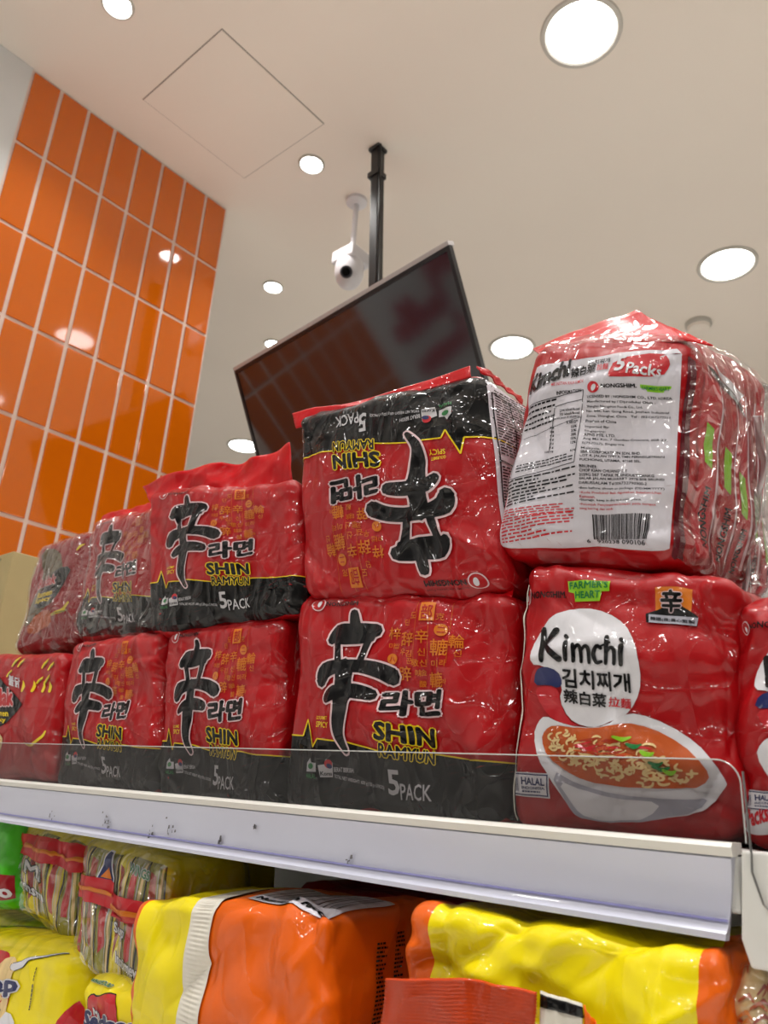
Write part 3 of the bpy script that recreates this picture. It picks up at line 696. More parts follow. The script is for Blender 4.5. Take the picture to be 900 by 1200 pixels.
def kimchi_front():
    D = Design([(79, 37), (782, 99), (821, 979), (34, 951)], .03)
    D.poly('name_circle', WHITE, [(185, 290), (230, 235), (300, 210), (380, 212), (450, 240), (500, 290), (532, 370), (537, 450), (515, 520), (470, 570), (400, 600), (340, 598), (290, 570), (262, 510), (275, 470), (250, 425), (205, 400), (160, 395), (155, 340)], 1, smooth=1)
    D.poly('name_circle', BLUE, [(160, 462), (176, 415), (215, 402), (262, 418), (276, 455), (262, 475), (230, 462)], 2, smooth=1)
    D.poly('name_circle', LRED, [(162, 468), (230, 464), (262, 478), (264, 520), (290, 575), (330, 600), (240, 580), (190, 530)], 2, smooth=1)
    T = 'lettering'
    for pts, ws in (([(204, 286), (208, 330), (204, 382)], [26, 28, 18]), ([(252, 288), (232, 318), (206, 344)], [22, 16, 10]), ([(214, 330), (240, 356), (268, 380)], [12, 18, 22]),
                    ([(290, 330), (290, 382)], [17, 14]), ([(286, 306), (294, 312)], [14, 12]),
                    ([(316, 336), (316, 386)], [15, 13]), ([(318, 350), (332, 336), (342, 346), (342, 388)], [8, 11, 14, 12]), ([(345, 352), (358, 338), (369, 348), (370, 390)], [8, 11, 14, 12]),
                    ([(412, 346), (398, 338), (386, 362), (396, 390), (414, 388)], [11, 13, 15, 13, 9]), ([(430, 312), (430, 350), (428, 394)], [15, 15, 12]), ([(430, 362), (444, 344), (456, 354), (456, 396)], [8, 11, 14, 12]),
                    ([(408, 340), (440, 328)], [6, 8]), ([(477, 340), (476, 398)], [17, 13]), ([(474, 318), (481, 324)], [14, 12])):
        D.stroke(T, INK, pts, ws, 4)
    D.text(T, INK, '김치찌개', (275, 470), (503, 488), (275, 408), 4, bold=.03)
    D.text(T, INK, '辣白菜', (277, 520), (422, 538), (277, 474), 4, bold=.03)
    D.text(T, LRED, '拉麵', (430, 534), (500, 540), (432, 500), 4, bold=.02)
    D.text('maker_mark', INK, 'NONGSHIM.', (140, 176), (274, 176), (140, 154), 3, bold=.03)
    D.ellipse('maker_mark', OUTL, (117, 166), 18, 26, 15, 1); D.ellipse('maker_mark', KRED, (117, 166), 15, 22, 15, 2); D.ellipse('maker_mark', WHITE, (119, 172), 5, 10, 0, 3)
    D.poly('green_badge', GREEN, [(280, 122), (420, 114), (418, 150), (392, 152), (388, 184), (305, 188), (302, 160), (282, 156)], 2)
    D.text('green_badge', DGREEN, "FARMER'S", (286, 148), (414, 140), (286, 124), 4, bold=.03)
    D.text('green_badge', DGREEN, 'HEART', (306, 178), (388, 174), (306, 154), 4, bold=.03)
    D.poly('quality_badge', GOLD, [(568, 138), (668, 132), (668, 230), (568, 230)], 1)
    D.poly('quality_badge', INK, [(540, 228), (575, 215), (600, 198), (640, 196), (665, 215), (684, 232), (684, 266), (545, 258)], 2)
    D.text('quality_badge', INK, '辛', (584, 222), (644, 222), (586, 146), 4, bold=.04, line=OUTL, lw=.04)
    D.poly('quality_badge', BOWLS, [(550, 230), (684, 236), (682, 264), (552, 258)], 3)
    D.text('quality_badge', INK, '韓國(株)農心監製', (556, 252), (678, 260), (556, 238), 4, bold=.02)
    # bowl
    B = 'bowl_picture'
    D.poly(B, BOWL, [(155, 625), (175, 580), (205, 560), (260, 585), (330, 602), (430, 598), (470, 560), (520, 552), (610, 590), (690, 650), (740, 715), (780, 780), (770, 800), (725, 862), (700, 880), (560, 905), (450, 925), (330, 915), (300, 890), (225, 760), (185, 705)], 2, smooth=1)
    D.poly(B, BOWLS, [(225, 735), (330, 790), (470, 822), (640, 838), (725, 830), (700, 875), (560, 905), (450, 925), (330, 915), (290, 880)], 3, smooth=1)
    D.poly(B, BOWL, [(250, 770), (340, 808), (470, 835), (600, 845), (560, 895), (450, 915), (345, 905), (300, 860)], 4, smooth=1)
    D.poly(B, SOUP, [(190, 640), (205, 608), (240, 592), (320, 604), (430, 602), (480, 585), (560, 600), (650, 655), (720, 730), (728, 770), (680, 800), (560, 800), (420, 790), (300, 755), (215, 700)], 5, smooth=1)
    rn = random.Random(3)
    for i in range(190):
        t = rn.uniform(0, 1); x = 220+t*490+rn.gauss(0, 8); y = 640+t*95+rn.gauss(0, 30)+(30 if x > 300 else 0)
        if ((x-460)/265)**2+((y-700-(x-460)*.2)/85)**2 > .8: continue
        a = rn.uniform(0, 6.3); r = rn.uniform(9, 20)
        D.stroke(B, NOOD, [(x+r*math.cos(a+k), y+.6*r*math.sin(a+k)) for k in (0, .8, 1.6, 2.5)], [6, 8, 8, 5], 6+(i % 3))
    for i in range(26):
        x = rn.gauss(400, 55); y = 668+(x-400)*.12+rn.gauss(0, 14); a = rn.uniform(-.4, .5)
        D.stroke(B, rn.choice([SOUPD, LRED, SOUP]), [(x-28, y-8*a), (x, y), (x+30, y+26*a)], [4, 9, 3], 9)
    for x, y, r in ((480, 640, 30), (520, 665, 26), (560, 690, 16), (600, 735, 30), (625, 745, 20), (585, 720, 22)):
        D.stroke(B, GREEN if (x+y) % 3 else DGREEN, [(x-r, y-6), (x, y+4), (x+r*.8, y-2)], [8, 15, 6], 10)
    hal(D, 63, 742)
    return D
def hal(D, x, y):
    H_ = 'halal_mark'
    D.poly(H_, WHITE, [(x, y), (x+162, y+10), (x+160, y+90), (x-2, y+78)], 2); D.poly(H_, BLUE, [(x+3, y+4), (x+158, y+14), (x+156, y+85), (x+2, y+74)], 3); D.poly(H_, WHITE, [(x+7, y+8), (x+154, y+18), (x+152, y+80), (x+6, y+70)], 4)
    D.text(H_, BLUE, 'HALAL', (x+52, y+42), (x+148, y+50), (x+52, y+18), 5, bold=.03)
    D.text(H_, BLUE, 'INDONESIA', (x+52, y+56), (x+148, y+63), (x+52, y+47), 5, bold=.02)
    D.lines(H_, BLUE, (x+52, y+68), (x+148, y+75), (x+52, y+60), 1, 5, fill=.6)
    for k in range(3): D.stroke(H_, BLUE, [(x+14+k*9, y+62), (x+18+k*8, y+35-k*6), (x+24+k*5, y+22)], [3, 3, 2], 5)
KIMF = kimchi_front()
def kimchi_back():
    D = Design([(203, -16), (947, -39), (880, 959), (31, 912)], .035)
    D.poly('label_panel', PANEL, [(215, 82), (880, 8), (900, 30), (888, 300), (868, 600), (838, 900), (815, 908), (60, 900), (38, 890), (60, 800), (120, 560), (165, 330), (190, 150)], 1)
    D.poly('pack_count', LRED, [(625, 60), (820, 28), (855, 50), (858, 90), (830, 132), (615, 140), (600, 132)], 2, smooth=1)
    D.text('pack_count', WHITE, '5', (628, 118), (672, 112), (640, 50), 4, bold=.03)
    D.text('pack_count', WHITE, 'Packs', (682, 124), (820, 134), (690, 76), 4, bold=.02)
    L_ = 'lettering'
    D.text(L_, INK, 'Kimchi', (200, 210), (408, 130), (200, 130), 4, bold=.05, shear=.04)
    D.text(L_, INK, '辣白菜', (415, 140), (540, 120), (415, 96), 4, bold=.03); D.text(L_, LRED, '拉麵', (545, 112), (600, 108), (545, 82), 4, bold=.02)
    D.text(L_, INK, '김치찌개', (500, 88), (605, 76), (500, 66), 4, bold=.02)
    D.ellipse(L_, LRED, (535, 182), 26, 24, 0, 3); D.ellipse(L_, WHITE, (538, 184), 9, 15, 20, 4)
    D.text(L_, INK, 'NONGSHIM.', (570, 186), (725, 184), (570, 168), 4, bold=.04)
    D.poly(L_, GREEN, [(738, 168), (862, 172), (858, 184), (835, 188), (832, 198), (762, 196), (760, 186), (738, 182)], 2); D.text(L_, DGREEN, "FARMER'S HEART", (744, 190), (856, 192), (744, 174), 4, bold=.02)
    tx = [("LICENSED BY : NONGSHIM CO., LTD. KOREA", 228, 862), ("Manufactured by / Diproduksi Oleh :", 249, 790), ("Shanghai Nongshim Foods Co., Ltd.", 270, 742), ("No. 846, Lan Gong Road, Jinshan Industrial", 290, 848),
          ("Zone, Shanghai, China   Tel : (021)67277711", 311, 852), ("Product of China", 332, 628), ("Imported By:", 358, 596), ("Singapore:", 378, 582), ("APNS PTE. LTD.", 394, 622), ("Ang Mo Kio, 7 Gambas Crescent, #08-27,", 414, 840), ("S(757087), Singapore", 434, 660),
          ("Malaysia:", 456, 560), ("SBA CORPORATION SDN. BHD.", 472, 735), ("LOT 8, JALAN TPP13, TMN PERINDUSTRIAN", 490, 830), ("PUCHONG, UTAMA, 47160 SEL.", 508, 735),
          ("BRUNEI:", 535, 546), ("CHOP KIAN CHUANGLOT", 553, 676), ("3159G 567 TAPAK PERINDUSTRIANKG", 572, 788), ("SALAR JALAN MUARABT 2978 BSB BRUNEI", 590, 826), ("DARUSSALAM Tel:006732790300-2", 608, 756), ("\u2022Best before: shown on package (DD/MM/YYYY)", 632, 826)]
    P_ = 'small_print'
    for i, (s_, y, x1) in enumerate(tx):
        x0 = 505-(y-228)*.105
        D.text(P_, INK, s_, (x0, y), (x1, y+2), (x0, y-13), 3, bold=.012 if not s_.isupper() else .02)
    for i, (s_, y, x1, mt) in enumerate([("\u2022Kode Produksi/ Baik digunakan Sebelum:Lihat", 652, 815, LRED), ("Kemasan.", 668, 530, LRED), ("\u2022Storage, keep in dry and cool place.", 684, 735, INK), ("\u2022Petunjuk Penyimpanan:Simpan pada tempat", 704, 790, LRED), ("yang kering dan sejuk.", 722, 610, LRED)]):
        D.text(P_, mt, s_, (465-i*2, y), (x1, y+1), (465-i*2, y-13), 3, bold=.012)
    # nutrition table
    N_ = 'nutrition_table'
    def ln(a, b, w_=3): D.stroke(N_, INK, [a, b], [w_, w_], 3, cap=False)
    ln((172, 262), (486, 190)); ln((486, 190), (450, 512)); ln((172, 265), (135, 585)); ln((135, 585), (450, 512)); ln((345, 262), (478, 232)); ln((345, 262), (320, 466)); ln((178, 400), (470, 310), 2)
    D.text(N_, INK, 'INFORMATION', (355, 212), (474, 200), (355, 196), 3, bold=.02)
    D.lines(N_, INK, (175, 375), (340, 335), (190, 262), 5, 3, 1, .35); D.lines(N_, INK, (160, 560), (440, 505), (165, 520), 3, 3, 2, .4, 14)
    for i, s_ in enumerate(('294 kkal/kcal', '70 kkal/kcal', 'Lemak Jenuh 30 kkal/kcal')): D.text(N_, INK, s_, (370-30*(i == 2), 286+i*17), (466, 278+i*17), (370-30*(i == 2), 275+i*17), 3, bold=.02)
    D.text(N_, INK, '% AKG*', (405, 340), (458, 336), (405, 325), 3, bold=.03)
    for i, (a_, b_) in enumerate((('8 g', '12%'), ('2 g', '5%'), ('4 g', '38%'), ('8 g', '15%'), ('36 g', '12%'), ('3 g', ''), ('1210 mg', '61%'))):
        y = 360+i*18; D.text(N_, INK, a_, (322-24*(len(a_) > 4), y), (344, y-2), (322-24*(len(a_) > 4), y-12), 3, bold=.03)
        if b_: D.text(N_, INK, b_, (430, y-3), (456, y-5), (430, y-15), 3, bold=.03)
    D.lines(P_, INK, (105, 715), (440, 650), (120, 590), 8, 3, 5, .45, 12)
    D.text(P_, LRED, 'MIE INSTAN RASA KIMCHI', (330, 176), (486, 160), (330, 162), 3, bold=.01)
    D.lines(P_, LRED, (90, 775), (430, 735), (100, 725), 4, 3, 6, .45, 12); D.lines(P_, LRED, (75, 880), (420, 830), (85, 775), 7, 3, 8, .45, 12)
    # barcode
    rb = random.Random(5); x = 508
    while x < 768:
        w_ = rb.choice([2, 3, 3, 5, 6]); 
        q = x; D.poly('barcode', INK, [(q, 740), (min(q+w_, 775), 740.5), (min(q+w_, 775)-10*(q-508)/260-3, 858), (q-10*(q-508)/260-3, 858)], 2); x += w_+rb.choice([2, 2.5, 3, 5])
    D.text('barcode', INK, '6', (476, 876), (490, 876), (476, 856), 3, bold=.01)
    D.text('barcode', INK, '920238 090106', (518, 878), (748, 882), (518, 858), 3, bold=.01)
    return D
KIMB = kimchi_back()
def buldak_design():
    # drawing coordinates: 867 x 1200 crop of the photograph's left edge
    D = Design([(-270, 200), (480, 165), (400, 1170), (-400, 1100)], .07)
    D.poly('splash', BLACK, [(-250, 420), (-120, 380), (-40, 400), (5, 350), (30, 310), (50, 370), (110, 440), (170, 500), (235, 575), (170, 640), (110, 700), (60, 745), (-60, 760), (-200, 740), (-300, 600)], 1)
    D.text('lettering', LRED, 'Buldak', (-85, 590), (155, 585), (-85, 450), 5, bold=.05, line=OUTL, lw=.06)
    D.text('lettering', YEL, 'Ramen', (-10, 660), (112, 668), (-10, 612), 4, bold=.04)
    D.text('lettering', YEL, 'Spicy', (0, 715), (92, 722), (0, 668), 4, bold=.04)
    for i, (x, y, s) in enumerate([(160, 240, 36), (205, 250, 30), (365, 250, 36), (415, 270, 32), (380, 375, 36), (330, 380, 26), (120, 330, 26)]):
        D.stroke('picture', YEL, [(x-s*.6, y+s), (x, y), (x+s*.8, y-s)], [10, 18, 4], 2); D.stroke('picture', OLIVE, [(x-s*.3, y+s*.9), (x+.2*s, y+.1*s), (x+s, y-.6*s)], [5, 10, 2], 3)
    D.text('lettering', WHITE, '불닭', (120, 420), (215, 450), (120, 340), 4, bold=.03, line=LRED, lw=.04)
    # plain noodle picture patch and a dark swirl where the artwork sits
    D.poly('picture', NOOD, [(-260, 770), (40, 770), (80, 860), (40, 980), (-280, 1000)], 2, smooth=1)
    rn = random.Random(9)
    for i in range(40):
        x, y = rn.uniform(-250, 50), rn.uniform(790, 960); D.stroke('picture', rn.choice([SOUP, GOLD, SOUPD, GREEN]), [(x-20, y), (x, y+rn.uniform(-14, 14)), (x+22, y)], [4, 8, 4], 3)
    D.stroke('picture', YEL, [(215, 870), (280, 890), (350, 830), (372, 780)], [10, 18, 16, 6], 3)
    for x in (230, 290, 350, 400): D.stroke('picture', YEL, [(x, 470), (x+12, 430), (x+8, 390)], [16, 18, 3], 2)


    D.text('small_print', WHITE, 'BEST', (-60, 830+150), (30, 980), (-60, 965), 3)
    return D
BUL = buldak_design()

# ================================================================== TOP SHELF PACKS
YP = .475
def quad(pts, y=YP): return [at(px, py, y) for px, py in pts]
GS, GK, GB = 'five-pack noodle multipacks, red with a brushed black character', 'kimchi noodle multipacks', 'red spicy chicken noodle multipacks'
SHP = [('brush_emblem', 'black brushed character with a pale outline')]
def shin(pts, depth, seed, label, y=YP, rot=False, **kw):
    p = Pack('noodle_multipack', label, 'noodle pack', GS, quad(pts, y), depth, RED, seed, **kw); p.print(SHIN, rot=rot); return p
# lower row
p2 = shin([(350, 699), (600, 697), (592, 968), (328, 948)], .118, 12, 'red and black noodle multipack, lower row, directly left of the kimchi pack with the bowl')
p2.sheet('top_seal', FIN, quad([(352, 704), (470, 696), (600, 700)], .482), quad([(350, 694), (470, 687), (606, 688)], .50), label='folded red top seal')
p3 = shin([(193, 742), (330, 722), (322, 948), (180, 936)], .118, 23, 'red and black noodle multipack, lower row, under the one with the crumpled top flap')
p3.sheet('top_seal', FIN, quad([(198, 746), (330, 728)], .482), quad([(250, 738), (345, 715)], .50))
p4 = shin([(82, 752), (188, 742), (180, 928), (62, 922)], .118, 31, 'red and black noodle multipack in the lower row, standing next to the fiery black-splash pack')
p5 = Pack('noodle_multipack', 'red spicy noodle pack with black splash and pale lettering, lower row at the left edge', 'noodle pack', GB, quad([(-40, 770), (72, 765), (60, 915), (-60, 905)]), .11, RED, 44)
p5.print(BUL)
p1 = Pack('noodle_multipack', 'red kimchi noodle multipack with white name circle and noodle bowl picture, lower row', 'noodle pack', GK,
          quad([(608, 653), (858, 675), (872, 988), (592, 978)], .47), .12, KRED, 57, r=.015, puff=(.005, .007, .006), amp=.0013)
p1.print(KIMF)
p1.band('side_seam', SEAMW, -1.07, -1.0, -.95, .8, off=.0012, n=120)
# right neighbour, mostly outside the picture
p11 = Pack('noodle_multipack', 'red kimchi noodle multipack cut off by the right edge, halal mark showing', 'noodle pack', GK,
           quad([(852, 692), (1150, 700), (1180, 1004), (856, 992)], .478), .12, KRED, 61, r=.02, puff=(.006, .006, .008))
p11.print(KIMF, only=('name_circle', 'lettering', 'bowl_picture', 'halal_mark', 'maker_mark'))
D = Design([(852, 692), (1150, 700), (1180, 1004), (856, 992)], .035)
D.poly('pack_count', WHITE, [(848, 958), (905, 944), (925, 990), (846, 1000)], 1); D.text('pack_count', LRED, '5 Packs', (850, 984), (908, 966), (850, 956), 3, bold=.04)
p11.print(D)
# upper row
p6 = Pack('noodle_multipack', 'kimchi noodle multipack stacked back to front, white nutrition label and barcode facing out', 'noodle pack', GK,
          quad([(622, 402), (812, 396), (797, 658), (578, 646)]), .15, KRED, 72, r=.016, puff=(.005, .006, .014), amp=.0013,
          back=[(0, 0, .03), (.012, 0, .035), (.012, 0, -.004), (0, 0, 0)])
p6.print(KIMB)
p6.sheet('top_seal', FIN, quad([(632, 416), (700, 404), (800, 400), (836, 405)], .482), quad([(624, 408), (690, 384), (745, 363), (752, 372)], .52), ripple=.0008, label='bright red top seal folded back')
# its open side shows the five packets under clear film
SD = Design(None, .035)
ks = p6.h[1]/p6.h[0]
def sx(t): return 1+2*ks*t
for i, (a, b) in enumerate(((.10, .27), (.29, .45), (.47, .62), (.64, .78), (.80, .95))):
    SD.poly('packet', (LRED, KRED)[i % 2], [(sx(a), .72), (sx(b), .66), (sx(b-.02), -.85), (sx(a), -.9)], 1)
    SD.poly('packet', OUTL, [(sx(b)-.01, .70), (sx(b+.012), .70), (sx(b), -.8), (sx(b-.02), -.8)], 2)
    SD.poly('packet', GREEN, [(sx(a+.05), .28-.14*i), (sx(a+.11), .24-.14*i), (sx(a+.10), -.12-.14*i), (sx(a+.04), -.08-.14*i)], 3)
    SD.text('packet', INK, 'NONGSHIM', (sx(a+.10), -.8-.03*i), (sx(a+.11), -.28-.1*i), (sx(a+.05), -.8-.03*i), 3, bold=.03)
SD.poly('packet', INK, [(sx(.12), .80), (sx(.55), .62), (sx(.60), .50), (sx(.20), .70)], 4); SD.poly('packet', WHITE, [(sx(.2), .84), (sx(.6), .70), (sx(.5), .6), (sx(.3), .74)], 5)
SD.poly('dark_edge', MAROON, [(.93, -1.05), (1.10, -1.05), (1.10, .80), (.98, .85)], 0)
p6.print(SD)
f6 = p6.shell('clear_wrap', FILM2, .0035, 60, sides=((0, 1), (2, 1)))
fa = [at(882, 488, .585), at(893, 540, .59), at(884, 590, .585), at(872, 640, .58), at(870, 700, .575)]
fb = [at(890, 486, .580), at(902, 540, .585), at(893, 590, .58), at(881, 640, .575), at(878, 702, .57)]
p6.sheet('film_seam', SEAMC, fa, fb, n=90, m=6, label='whitish crimped seam of the clear film')
p6.sheet('film_flap', FILM2, fb, [at(930, 486, .57), at(945, 540, .575), at(940, 590, .57), at(930, 650, .565), at(925, 705, .56)], n=40, m=14, ripple=.004, crimp=False, label='loose clear film flap')
p7 = shin([(343, 487), (563, 432), (598, 692), (353, 702)], .115, 83, 'red and black noodle multipack standing upside down in the upper row', rot=True, r=.014)
S7 = Design(None, .035); k7 = p7.h[1]/p7.h[0]
def s7(t): return 1+2*k7*t
S7.poly('side_label', PANEL, [(s7(.06), .93), (s7(.55), .88), (s7(.62), -.45), (s7(.03), -.60)], 1)
S7.lines('side_label', INK, (s7(.10), .2), (s7(.52), .25), (s7(.12), .85), 24, 2, 3, .45, 7); S7.lines('side_label', INK, (s7(.09), -.5), (s7(.52), -.4), (s7(.10), .1), 22, 2, 4, .45, 7)
for a, b in (((.09, .8), (.54, .78)), ((.09, .14), (.55, .17)), ((.09, .8), (.08, -.52)), ((.54, .78), (.56, -.42)), ((.3, .8), (.3, .2)), ((.08, -.52), (.56, -.42))):
    S7.stroke('side_label', INK, [(s7(a[0]), a[1]), (s7(b[0]), b[1])], [.012, .012], 3, cap=False)
p7.print(S7)
p7.sheet('top_seal', FIN, quad([(347, 502), (400, 486), (470, 466), (552, 442)], .480), quad([(342, 484), (372, 478), (400, 475), (470, 456), (552, 430)], .484), label='red edge above the black band', ripple=.0008)
p7.sheet('side_seal', FIN, [at(563, 436, .478), at(590, 456, .52), at(612, 474, .56)], [at(560, 428, .478), at(584, 446, .52), at(608, 466, .56)], label='red crimped side seal')
p8 = shin([(172, 574), (345, 562), (352, 717), (172, 744)], .115, 95, 'red and black noodle multipack with loose crumpled top flap, left of the upside-down one')
p8.sheet('top_seal', FIN, quad([(178, 592), (240, 582), (346, 580)], .492), quad([(164, 568), (215, 556), (262, 543), (300, 538), (345, 523)], .500), ripple=.0045, n=70, m=16, crimp=False, label='crumpled red top flap')
p9 = shin([(110, 612), (192, 592), (188, 737), (86, 749)], .10, 101, 'red and black noodle multipack under shiny hazy film, upper row, second from the left', y=.503, ncr=60)
p9.shell('clear_wrap', FILM2, .003, 40)
p9.sheet('top_seal', FIN, quad([(114, 618), (188, 598)], .508), quad([(120, 604), (176, 590)], .52), ripple=.001, crimp=False)
p10 = Pack('noodle_multipack', 'red spicy noodle pack under glossy film, leftmost of the upper row', 'noodle pack', GB, quad([(46, 640), (112, 622), (88, 750), (16, 766)], .52), .10, DRED, 113, r=.012)
q10 = Design([(170, 380), (860, 200), (720, 1330), (-40, 1450)], .07)
q10.poly('splash', HOLI, [(200, 400), (480, 400), (560, 600), (500, 900), (300, 1000), (100, 1200), (60, 1100), (300, 700)], 1, smooth=1)
q10.poly('splash', BLACK, [(330, 760), (500, 580), (640, 560), (560, 700), (470, 930), (260, 1000), (200, 950)], 2, smooth=1)
q10.text('lettering', LRED, 'Buldak', (230, 800), (470, 740), (250, 700), 4, bold=.03, line=OUTL, lw=.05)
q10.text('lettering', YEL, 'Ramen', (250, 900), (440, 850), (260, 840), 4, bold=.04); q10.text('lettering', YEL, 'Spicy', (230, 960), (430, 910), (240, 905), 4, bold=.04)


q10.stroke('picture', YEL, [(440, 1050), (560, 1010), (640, 930)], [26, 36, 20], 4); q10.stroke('picture', OLIVE, [(440, 1050), (560, 1020), (620, 1000)], [10, 16, 10], 5)
q10.stroke('picture', YEL, [(690, 400), (720, 360), (760, 335)], [10, 20, 4], 4)
q10.poly('picture', SOUP, [(180, 1100), (300, 1010), (430, 1000), (420, 1150), (250, 1250), (120, 1240)], 2, smooth=1)
p10.print(q10); p10.shell('clear_wrap', FILM2, .0025, 36)
# cardboard carton behind them at the far left
M_CARD = plain('carton_board', srgb(186, 168, 120), rough=.8, noise=.06, nscale=30)
c1 = at(18, 645, .56); c0 = at(2, 730, .56)
t = empty('cardboard_carton', (c1[0]-.1, .64, SZ), 'plain tan cardboard carton behind the leftmost packs', 'carton')
MB().box((c1[0]-.22, .56, SZ), (c1[0]-.006, .72, c1[2])).build('body', M_CARD, t, bevel=.002)
MB().box((c1[0]-.22, .5585, c1[2]-.012), (c1[0]-.05, .5602, c1[2]-.008)).build('tape', plain('carton_tape', srgb(140, 132, 100), rough=.3), t)

# ================================================================== LOWER SHELF PACKS
GO = 'orange and yellow noodle multipacks on the lower shelf'
TOPZ = CH-.052
def onlz(pts, y):
    q = quad(pts, y); q[2][2] = q[3][2] = LZ+.001; return q
q1 = Pack('noodle_multipack', 'orange and yellow noodle multipack with a white ribbed seam, lower shelf', 'noodle pack', GO,
          onlz([(160, 1052), (380, 1068), (368, 1330), (135, 1290)], .437), .13, PORA, 131, r=.010, puff=(.004, .006, .005), amp=.0016, ncr=60, cramp=.0030, N=90, stripes=((-.91, -.3, PYEL),))
for i in (2, 3): pass
OD = Design(None, .03)

OD.poly('nutrition_label', PANEL, [(.18, 1.12), (.95, 1.06), (1.0, 1.9), (.15, 1.9)], 1)
OD.text('nutrition_label', INK, 'Nutrition Facts', (.22, 1.16), (.92, 1.10), (.22, 1.24), 3, bold=.04)
for i in range(12): OD.stroke('nutrition_label', INK, [(.24+i*.06, 1.28), (.26+i*.06, 1.85)], [.008, .012], 3, cap=False)
ok_ = q1.h[1]/q1.h[0]
for j, (a, b) in enumerate(((.30, .38), (.46, .54), (.66, .74), (.80, .88))):
    OD.lines('small_print', INK, (1+2*ok_*a, -1), (1+2*ok_*b, -1), (1+2*ok_*a+.12, .75+.06*j), 60, 2, j, .5, 4)
q1.print(OD, base=.0009)
q1.band('seam', SEAMW, -.30, -.03, -1, 1.7, ribs=75, off=.0016, n=600, amp=.00035)
q2 = Pack('noodle_multipack', 'yellow fronted orange noodle multipack with an orange crimped flap, lower shelf under the rail end', 'noodle pack', GO,
          onlz([(482, 1062), (850, 1122), (842, 1400), (446, 1330)], .437), .13, PORA, 143, r=.009, puff=(.004, .006, .005), amp=.0018, ncr=90, cramp=.0042, N=120, stripes=((-.82, .86, PYEL),))



hv = lambda px, py, y=.424: at(px, py, y)
q2.sheet('front_flap', FLAP, [hv(446, 1230), hv(540, 1240), hv(626, 1245)], [hv(450, 1147), hv(540, 1146), hv(633, 1162)], n=50, m=40, ripple=.002, camp=.0011, label='orange crimped flap')
q2.sheet('printed_tab', SEAMW, [hv(632, 1240), hv(684, 1250)], [hv(633, 1161, .4245), hv(683, 1176, .4245)], n=20, m=10, ripple=.0006, crimp=False, label='white and black printed tab')
q2.sheet('black_stripe', BLACK, [hv(633, 1180, .4234), hv(684, 1193, .4234)], [hv(633, 1165, .4234), hv(683, 1180, .4234)], n=20, m=4, ripple=.0004, crimp=False, label='black stripe')
q2.sheet('orange_tab', PORA, [hv(684, 1250), hv(720, 1260)], [hv(684, 1178), hv(704, 1206)], n=20, m=10, ripple=.0008, crimp=False)
# clear multipacks of yellow packets at the left
GY = 'clear multipacks of upright yellow noodle packets'
def clear_pack(pts, y, depth, seed, label, words, n=6, film_=FILM2, yellow_base=True):
    P = Pack('noodle_multipack', label, 'noodle pack', GY, quad(pts, y), depth, PYEL, seed, r=.012, N=36, amp=.002)
    # the core is the row of packets: print the packet edges
    D = Design(None, .07)
    rn = random.Random(seed)
    for i in range(n):
        a = -1+2*i/n; b = a+2/n
        D.poly('packet', rn.choice([PYEL, PYEL, OLIVE]), [(a, .98), (b-.03, .98), (b-.03+rn.uniform(-.05, .05), -.98), (a, -.98)], 0)
        D.poly('packet', rn.choice([LRED, DRED, SOUPD]), [(a+.04, .8), (a+.16, .75), (a+.18, rn.uniform(-.8, 0)), (a+.05, -.6)], 1)
        D.stroke('packet', NOOD, [(b-.06, .9), (b-.10, .1), (b-.05, -.9)], [.03, .05, .03], 2)
        D.stroke('packet', INK, [(b-.01, .95), (b-.02, 0), (b-.02, -.95)], [.03, .03, .03], 3)
        D.stroke('packet', GREY, [(a+.21, .9), (a+.19, 0), (a+.23, -.9)], [.01, .02, .01], 2)
    for s_, u0, v0, u1, v1, hgt, mt, ln_ in words: D.text('lettering', mt, s_, (u0, v0), (u1, v1), (u0-.01, v0+hgt), 5, bold=.03, line=ln_, lw=.06)
    P.print(D)
    P.shell('clear_wrap', film_, .004, 36)
    return P
s1 = clear_pack([(15, 966), (100, 985), (88, 1105), (8, 1062)], .50, .10, 201, 'clear multipack of yellow noodle packets with a red ribbed band, leftmost on the lower shelf',
                [('Mi', -.4, .0, .1, -.1, .28, WHITE, INK), ('Pensm', -.6, -.35, .15, -.5, .22, WHITE, INK)])
s1.band('red_seal', LRED, -1.05, 1.05, .35, .85, ribs=0, across='u', off=.005, n=80); s1.band('gold_stripe', GOLD, -1.05, 1.05, .55, .63, across='u', off=.0065, n=80)
s2 = clear_pack([(98, 985), (196, 1010), (180, 1180), (82, 1135)], .47, .10, 211, 'clear multipack of yellow noodle packets with red and gold bands, beside the orange pack',
                [('Sup', .05, -.25, .35, -.30, .2, WHITE, INK), ('Instimewa', .15, -.62, .85, -.72, .16, WHITE, INK), ('WINGS', .3, .72, .7, .66, .14, DGREEN, WHITE)])
s2.band('red_seal', LRED, -1.02, .0, .12, .50, ribs=0, across='u', off=.005, n=80); s2.band('gold_stripe', GOLD, -1.02, .0, .28, .34, across='u', off=.0065, n=80)
s2.band('red_seal', LRED, .0, 1.02, .0, .36, ribs=0, across='u', off=.005, n=80); s2.band('gold_stripe', GOLD, .0, 1.02, .14, .2, across='u', off=.0065, n=80)
D = Design(None, .06)
D.poly('emblem', WHITE, [(-.45, .42), (-.30, .98), (-.20, .98), (0, .42)], 6); D.poly('emblem', BLUE, [(-.42, .45), (-.29, .93), (-.22, .93), (-.04, .45)], 7); D.poly('emblem', GOLD, [(-.36, .52), (-.20, .72), (-.12, .52)], 8)
s2.print(D, base=.003)
GZ = 'yellow noodle packs with red and blue lettering'
